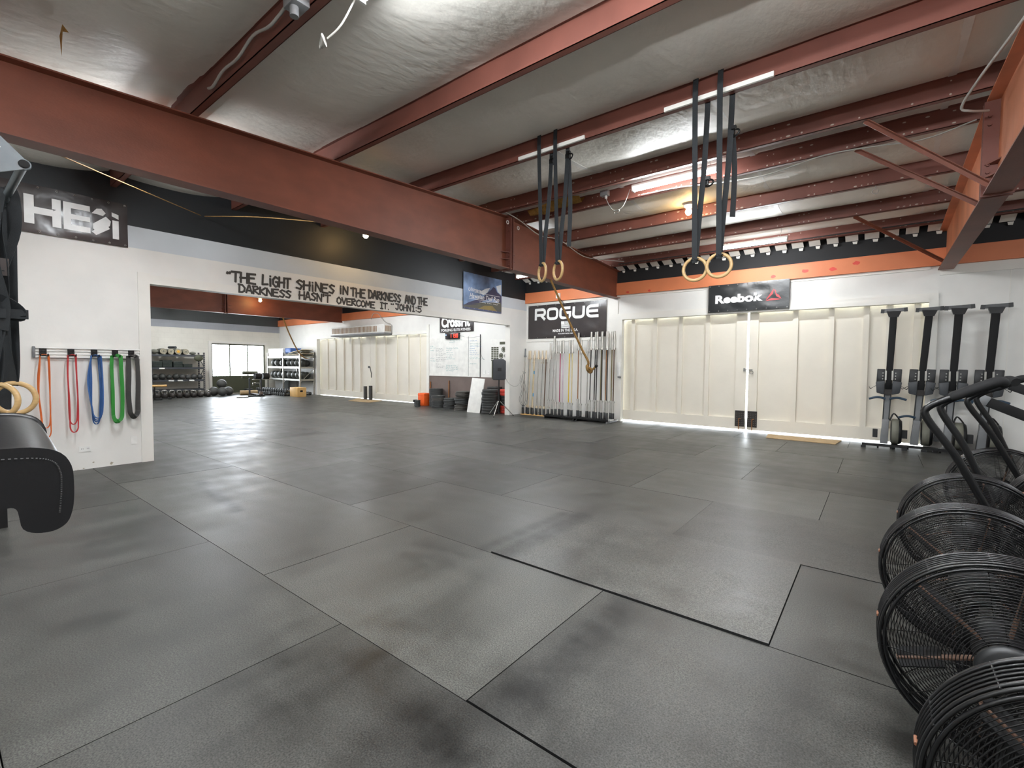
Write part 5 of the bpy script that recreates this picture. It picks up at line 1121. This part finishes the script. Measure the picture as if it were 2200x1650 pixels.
# ------------------------------------------------------------------ air bikes along the right edge
def air_bike(label, x, y, rz=0, arms=0):
    t = thing('air_bike', label, 'air bike', (x, y, 0), rz, 'air bikes in a row')
    c = Vector((0, 0, .43)); R = .325; cg = MB(); fr = MB()
    for s in (-1, 1):          # spiral-wire faces, slightly domed
        for i in range(27):
            r = .085+(R-.095)*i/26; d = .105-.038*(i/26)**2
            cg.torus(c+Vector((0, s*d, 0)), r, .0018, (0,1,0), 72, 4)
        for k in range(12):
            a = 2*PI*k/12+.13; cg.tube([c+Vector((r*math.cos(a), s*(.103-.038*((r-.085)/(R-.095))**2), r*math.sin(a))) for r in (.08, .15, .22, .28, R)], .0019, 4)
        for r, d in ((R, .062), (R-.012, .07), (R+.004, .048)): fr.torus(c+Vector((0, s*d, 0)), r, .005, (0,1,0), 72, 6)
    for d in (-.03, -.012, .006, .024): fr.torus(c+Vector((0, d, 0)), R+.006, .0035, (0,1,0), 72, 5)
    fr.lathe([(R+.001, -.012), (R+.004, -.012), (R+.004, .012), (R+.001, .012)], c, (0,1,0), 64, caps=False)
    for k in range(12):
        a = 2*PI*k/12+.13; fr.tube([c+Vector(((R+.004)*math.cos(a), d, (R+.004)*math.sin(a))) for d in (-.06, 0, .06)], .003, 5)
    cg.build('fan_cage', 'blkm', t); fr.build('cage_rim', 'blkm', t)
    for k in range(3): a = .9+2*PI*k/3; p = c+Vector(((R+.010)*math.cos(a), -.03, (R+.010)*math.sin(a))); MB().cyl(p, p+Vector((0, .03, 0)), .0045, n=8).build('cage_clip', 'clip', t)
    fw = MB(); fw.cyl(c+Vector((0,-.05,0)), c+Vector((0,.05,0)), .075, n=24)
    for k in range(6):
        a = 2*PI*k/6+.35; e = Vector((math.cos(a), 0, math.sin(a))); u = Vector((-math.sin(a), 0, math.cos(a)))
        fw.bar(c+e*.06, c+e*.29, .028, .006, u, 1); fw.bar(c+e*.16, c+e*.285, .10, .005, u+Vector((0,.25,0)), 0)
    fw.build('fan_wheel', ['matte', 'rust'], t)
    MB().lathe([(0, .0), (.075, .0), (.088, .012), (.088, .03), (0, .03)], c+Vector((0, -.128, 0)), (0,1,0), 28).build('hub_cover', 'blk', t); MB().lathe([(0, .0), (.088, .0), (.088, .02), (.075, .03), (0, .03)], c+Vector((0, .098, 0)), (0,1,0), 28).build('hub_cover', 'blk', t)
    f = MB()
    f.bar((-.05, -.02, .06), (1.10, -.02, .06), .07, .06).bar((-.02, -.28, .035), (-.02, .28, .035), .06, .05).bar((1.10, -.28, .035), (1.10, .28, .035), .06, .05)
    f.bar((.42, 0, .08), (.46, 0, .78), .07, .10).bar((.46, 0, .60), (.95, 0, .55), .06, .07).bar((.95, 0, .08), (.90, 0, .72), .06, .06)
    for s in (-1, 1): f.bar((0, s*.135, .43), (.44, s*.09, .47), .025, .03).bar((-.02, s*.14, .06), (0, s*.135, .43), .03, .025)
    f.build('frame', 'blkm', t)
    MB().tube(smooth_path([(.31, -.17, .40), (.36, -.17, .60), (.42, -.165, .77), (.47, -.16, .82), (.60, -.14, .83), (.75, -.1, .80)], 5), .021, 10).build('side_rail', 'gsteel', t); MB().tube(smooth_path([(.31, .17, .40), (.36, .17, .60), (.42, .165, .77), (.47, .16, .82), (.60, .14, .83), (.75, .1, .80)], 5), .021, 10).build('side_rail', 'gsteel', t)
    MB().cyl((.88, 0, .70), (.86, 0, .93), .025, n=12).build('seat_post', 'steel', t)
    MB().prism([(-.14, -.05), (.02, -.13), (.13, -.13), (.16, 0), (.13, .13), (.02, .13), (-.14, .05)], lambda a, b, d: (.88+a, b, d), .93, 1.0).build('seat', 'leather', t, bevel=.025, seg=3)
    MB().cyl((.52, -.12, .36), (.52, .12, .36), .03, n=12).bar((.52, -.11, .36), (.62, -.11, .24), .03, .015, (0,1,0)).bar((.52, .11, .36), (.42, .11, .48), .03, .015, (0,1,0)).build('crank', 'steel', t)
    for p in ((.62, -.17, .24), (.42, .17, .48)): MB().box(p[0]-.05, p[0]+.05, p[1]-.045, p[1]+.045, p[2]-.012, p[2]+.012).build('pedal', 'blk', t, bevel=.006)
    MB().bar((.46, 0, .76), (.40, 0, 1.02), .05, .04).build('console_post', 'blkm', t); MB().box(.36, .41, -.10, .10, 1.0, 1.14).build('console', 'blk', t, bevel=.01)
    for s in (-1, 1):
        e = (.085 if s > 0 else 0) if arms else .17*s
        P = [(.16+e*.2, s*.215, .38), (.04+e*.6, s*.22, .62), (-.10+e, s*.225, .90), (-.225+e*1.2, s*.23, 1.10), (-.222+e*1.2, s*.23, 1.165), (-.13+e*1.2, s*.23, 1.225)] if arms else [(.46, s*.215, .38), (.52+e*.3, s*.22, .62), (.56+e*.7, s*.225, .90), (.60+e, s*.23, 1.10), (.64+e, s*.23, 1.165), (.72+e, s*.23, 1.22)]
        a = MB(); n = 4; S_ = smooth_path(P, n); a.tube(S_, .020, 10); ar = a.build('handlebar_arm', 'blkm', t)
        b0 = P[-1]; G = smooth_path([b0, (b0[0]+.10, b0[1], b0[2]+.055), (b0[0]+.185, b0[1]-s*.01, b0[2]+.095), (b0[0]+.215, b0[1]-s*.05, b0[2]+.085)], 5)
        MB().tube(G, [.022]+[.027]*(len(G)-2)+[.026], 12).build('grip', 'matte', ar)
    return t
BK = [('A', .43, 1.50, 0, 'air bike nearest the camera at the bottom right corner', 0), ('B', .355, 2.20, .02, 'second nearest air bike, with its whole fan hub in view', 0), ('C', .36, 2.96, 0, 'third air bike from the camera, in front of the raised handlebars', 0),
      ('D', .45, 3.83, 0, 'fourth air bike, with both long black handlebars raised over its fan', 1), ('F', 1.02, 4.58, 0, 'fifth air bike, pushed back to the right edge', 1), ('E', .78, 5.25, 0, 'farthest air bike, nearest to the rowing machines', 1)]
for n, x, y, rz, lb, ar in BK: air_bike(lb, x, y, rz, ar)
# dark machines' rails beyond the bikes
def rail(label, p0, p1, cap=True):
    p0, p1 = Vector(p0), Vector(p1); t = thing('bench_rail', label, 'exercise machine', (p0.x, p0.y, 0), group='dark machine rails'); b = Vector((p0.x, p0.y, 0)); d = (p1-p0).normalized()
    MB().bar(p0-b, p1-b, .075, .085).build('rail', 'matte', t, bevel=.008); MB().bar(p0-b-d*.07, p0-b, .075, .09).build('end_cap', 'grey', t, bevel=.01)
    m = p0+(p1-p0)*.75-b; MB().bar((m.x, m.y, m.z), (m.x+.05, m.y, .03), .06, .06).bar((m.x+.05, m.y-.25, .03), (m.x+.05, m.y+.25, .03), .06, .06).build('leg', 'blkm', t)
rail('dark rail with grey end cap, lowest of three beyond the bikes', (.78, 5.95, 1.09), (2.0, 5.95, .50)); rail('dark rail with grey end cap, middle one beyond the bikes', (1.00, 6.55, 1.23), (2.2, 6.55, .70)); rail('dark rail with grey end cap, highest of three at the right edge', (1.32, 7.1, 1.36), (2.4, 7.1, .9))

# ------------------------------------------------------------------ left foreground: padded bench end, rig bracket, straps and rings
t = thing('padded_bench', 'black stitched leather bench pad in the left foreground', 'bench', (-1.9, 0, 0))
prof = [(-.35, 1.13)]+[(a, b) for a, b, _ in smooth_path([(-.1, 1.132, 0), (.13, 1.134, 0), (.205, 1.128, 0), (.245, 1.110, 0), (.264, 1.075, 0), (.268, 1.03, 0), (.267, .975, 0), (.262, .94, 0), (.252, .914, 0), (.23, .902, 0), (.20, .905, 0), (.181, .918, 0), (.176, .945, 0), (.170, .975, 0), (.15, .990, 0), (.10, .988, 0)], 3)]+[(-.35, .985)]
mb = MB(); nseg = 8
def padpt(a, b, d):
    k = -d/.62; return (d, a+.02*k, b+.055*math.sin(PI*.5*max(0, min(1, k)))*(1 if b > 1.03 else .3))
n = len(prof); vs = []
for i in range(nseg+1): vs += [padpt(a, b, -.62*i/nseg) for a, b in prof]
mb.add(vs, [(i*n+j, i*n+(j+1) % n, (i+1)*n+(j+1) % n, (i+1)*n+j) for i in range(nseg) for j in range(n)], 0, True); mb.add(vs[:n], [tuple(range(n))]); mb.add(vs[-n:], [tuple(range(n-1, -1, -1))])
mb.build('pad', 'leather', t, bevel=.012, seg=3, sharp=60)
sm = MB(); P = [Vector((.0015, a, b)) for a, b in [(-.3, 1.114), (-.1, 1.116), (.02, 1.117), (.12, 1.117), (.20, 1.110), (.236, 1.095), (.250, 1.065), (.252, 1.03), (.250, .985), (.246, .94)]]
S_ = smooth_path(P, 14)
for a, b in list(zip(S_, S_[1:]))[::2]: sm.tube([a, b], .0022, 5)
sm.build('stitching', mat('grey_thread', (64, 64, 64), .7), t)
MB().cyl((-.2, .02, .93), (-.2, .02, .985), .022, n=14).build('knob', 'wht', t); MB().box(-.30, -.12, -.1, .125, .89, .935).build('bracket', 'matte', t); MB().bar((-.25, -.12, .02), (-.25, -.12, .95), .07, .07).bar((-.6, -.12, .03), (.1, -.12, .03), .07, .06).build('post', 'blkm', t)
# rig: gusset plate, pull-up bar
t = thing('pull_up_rig', 'grey steel rig bracket with pull-up bar at the upper left edge', 'rig', (-3.72, .40, 0))
pl = MB(); fn = lambda a, b, d: (d, a-.40, b)
pl.prism([(.10, 2.74), (.27, 2.62), (.385, 2.50), (.405, 2.475), (.405, 2.455), (.385, 2.44), (.29, 2.395), (.10, 2.36)], fn, -.006, .006)
pl.torus((0, .385-.40, 2.467), .026, .006, (1,0,0), 20, 6); pl.build('gusset_plate', 'gsteel', t)
MB().prism([(.12, 2.68), (.22, 2.60), (.30, 2.53), (.29, 2.50), (.12, 2.45)], fn, .0062, .0075).build('cut_out', 'trimw', t)
MB().lathe([(.013, 0), (.022, 0), (.022, .004), (.013, .004)], (.008, -.015, 2.467), (1,0,0), 18).lathe([(0,0),(.015,0)], (.009, -.015, 2.467), (1,0,0), 14).build('bushing', 'matte', t)
MB().cyl((-.01, -.015, 2.467), (-2.0, -.015, 2.467), .021, n=18).build('pull_up_bar', 'gsteel', t)
MB().bar((-2.0, -.015, .0), (-2.0, -.015, 2.7), .076, .076).bar((-.0, -.38, 0), (-.0, -.38, 2.75), .076, .076).build('upright', 'blkm', t)
# straps with rings
XR, YR, ZB = -4.50, .325, 2.467
for k, (dx, dy, roll, lb) in enumerate(((.05, -.015, 1.25, 'wooden ring on black straps at the left edge, the nearer one turned edge-on'), (-.14, .075, .35, 'wooden ring on black straps at the left edge, the farther one facing the room'))):
    t = thing('gymnastic_ring', lb, 'gymnastic ring', (XR+dx, YR+dy, 1.135), group='gymnastic rings on straps'); h = ZB-1.135
    MB().torus((0, 0, 0), .1035, .0165, (math.cos(roll), -math.sin(roll), 0) if k else (.95, -.75, 0), 40, 12).build('ring', 'wood', t)
    s = MB(); y0 = .385-YR-dy
    s.ribbon(smooth_path([(0, 0, .085), (.0, -.012, .2), (.01, y0-.035, .55), (.02, y0-.03, .85), (.01, y0-.05, 1.1), (0, y0-.027, h), (-.0, y0, h+.024), (0, y0+.027, h), (-.01, y0+.03, 1.1), (.01, .01, .7), (0, .012, .25), (0, 0, .085)], 7), lambda a: (.55+.4*math.sin(7*a+k), .8, .1), .048, .004)
    s.ribbon(smooth_path([(.02, y0-.05, 1.2), (.03, y0-.07, .9), (.04, y0-.03, .62), (.03, y0-.04, .45)], 7), lambda a: (.7, .7, 0), .05, .004)
    s.build('strap', 'strap', t)
    b = MB(); z = .80-.1*k
    b.box(.01, .035, y0-.09, y0-.01, z, z+.11).box(.02, .045, y0-.07, y0-.03, z+.03, z+.08)
    b.build('buckle', 'steel' if k else 'blkm', t)
    if not k: MB().ribbon([(.03+.010*math.cos(2*PI*i/28), .02+.085*math.sin(2*PI*i/28)+.02, .60-.045*math.sin(2*PI*i/28)+.05*math.cos(2*PI*i/28)) for i in range(28)], (.6, .1, 1), .045, .004, closed=True).ribbon([(.03, y0-.07+.14*i/8, .56) for i in range(9)], (0, 0, 1), .06, .02).build('strap_loop', 'strap', t)
tag(MB().ribbon(smooth_path([(XR-.30, .385, 2.46), (XR-.30, .36, 2.0), (XR-.29, .37, 1.6), (XR-.30, .35, 1.2), (XR-.30, .345, 1.05)], 8), (.3, 1, 0), .10, .012).ribbon([(XR-.30+.03*math.cos(a), .385, 2.46+.03*math.sin(a)) for a in [PI*i/8 for i in range(9)]], (0, 1, 0), .1, .006).build('suspension_strap', 'strap'), 'wide black suspension strap hanging from the pull-up bar at the left edge', 'strap')
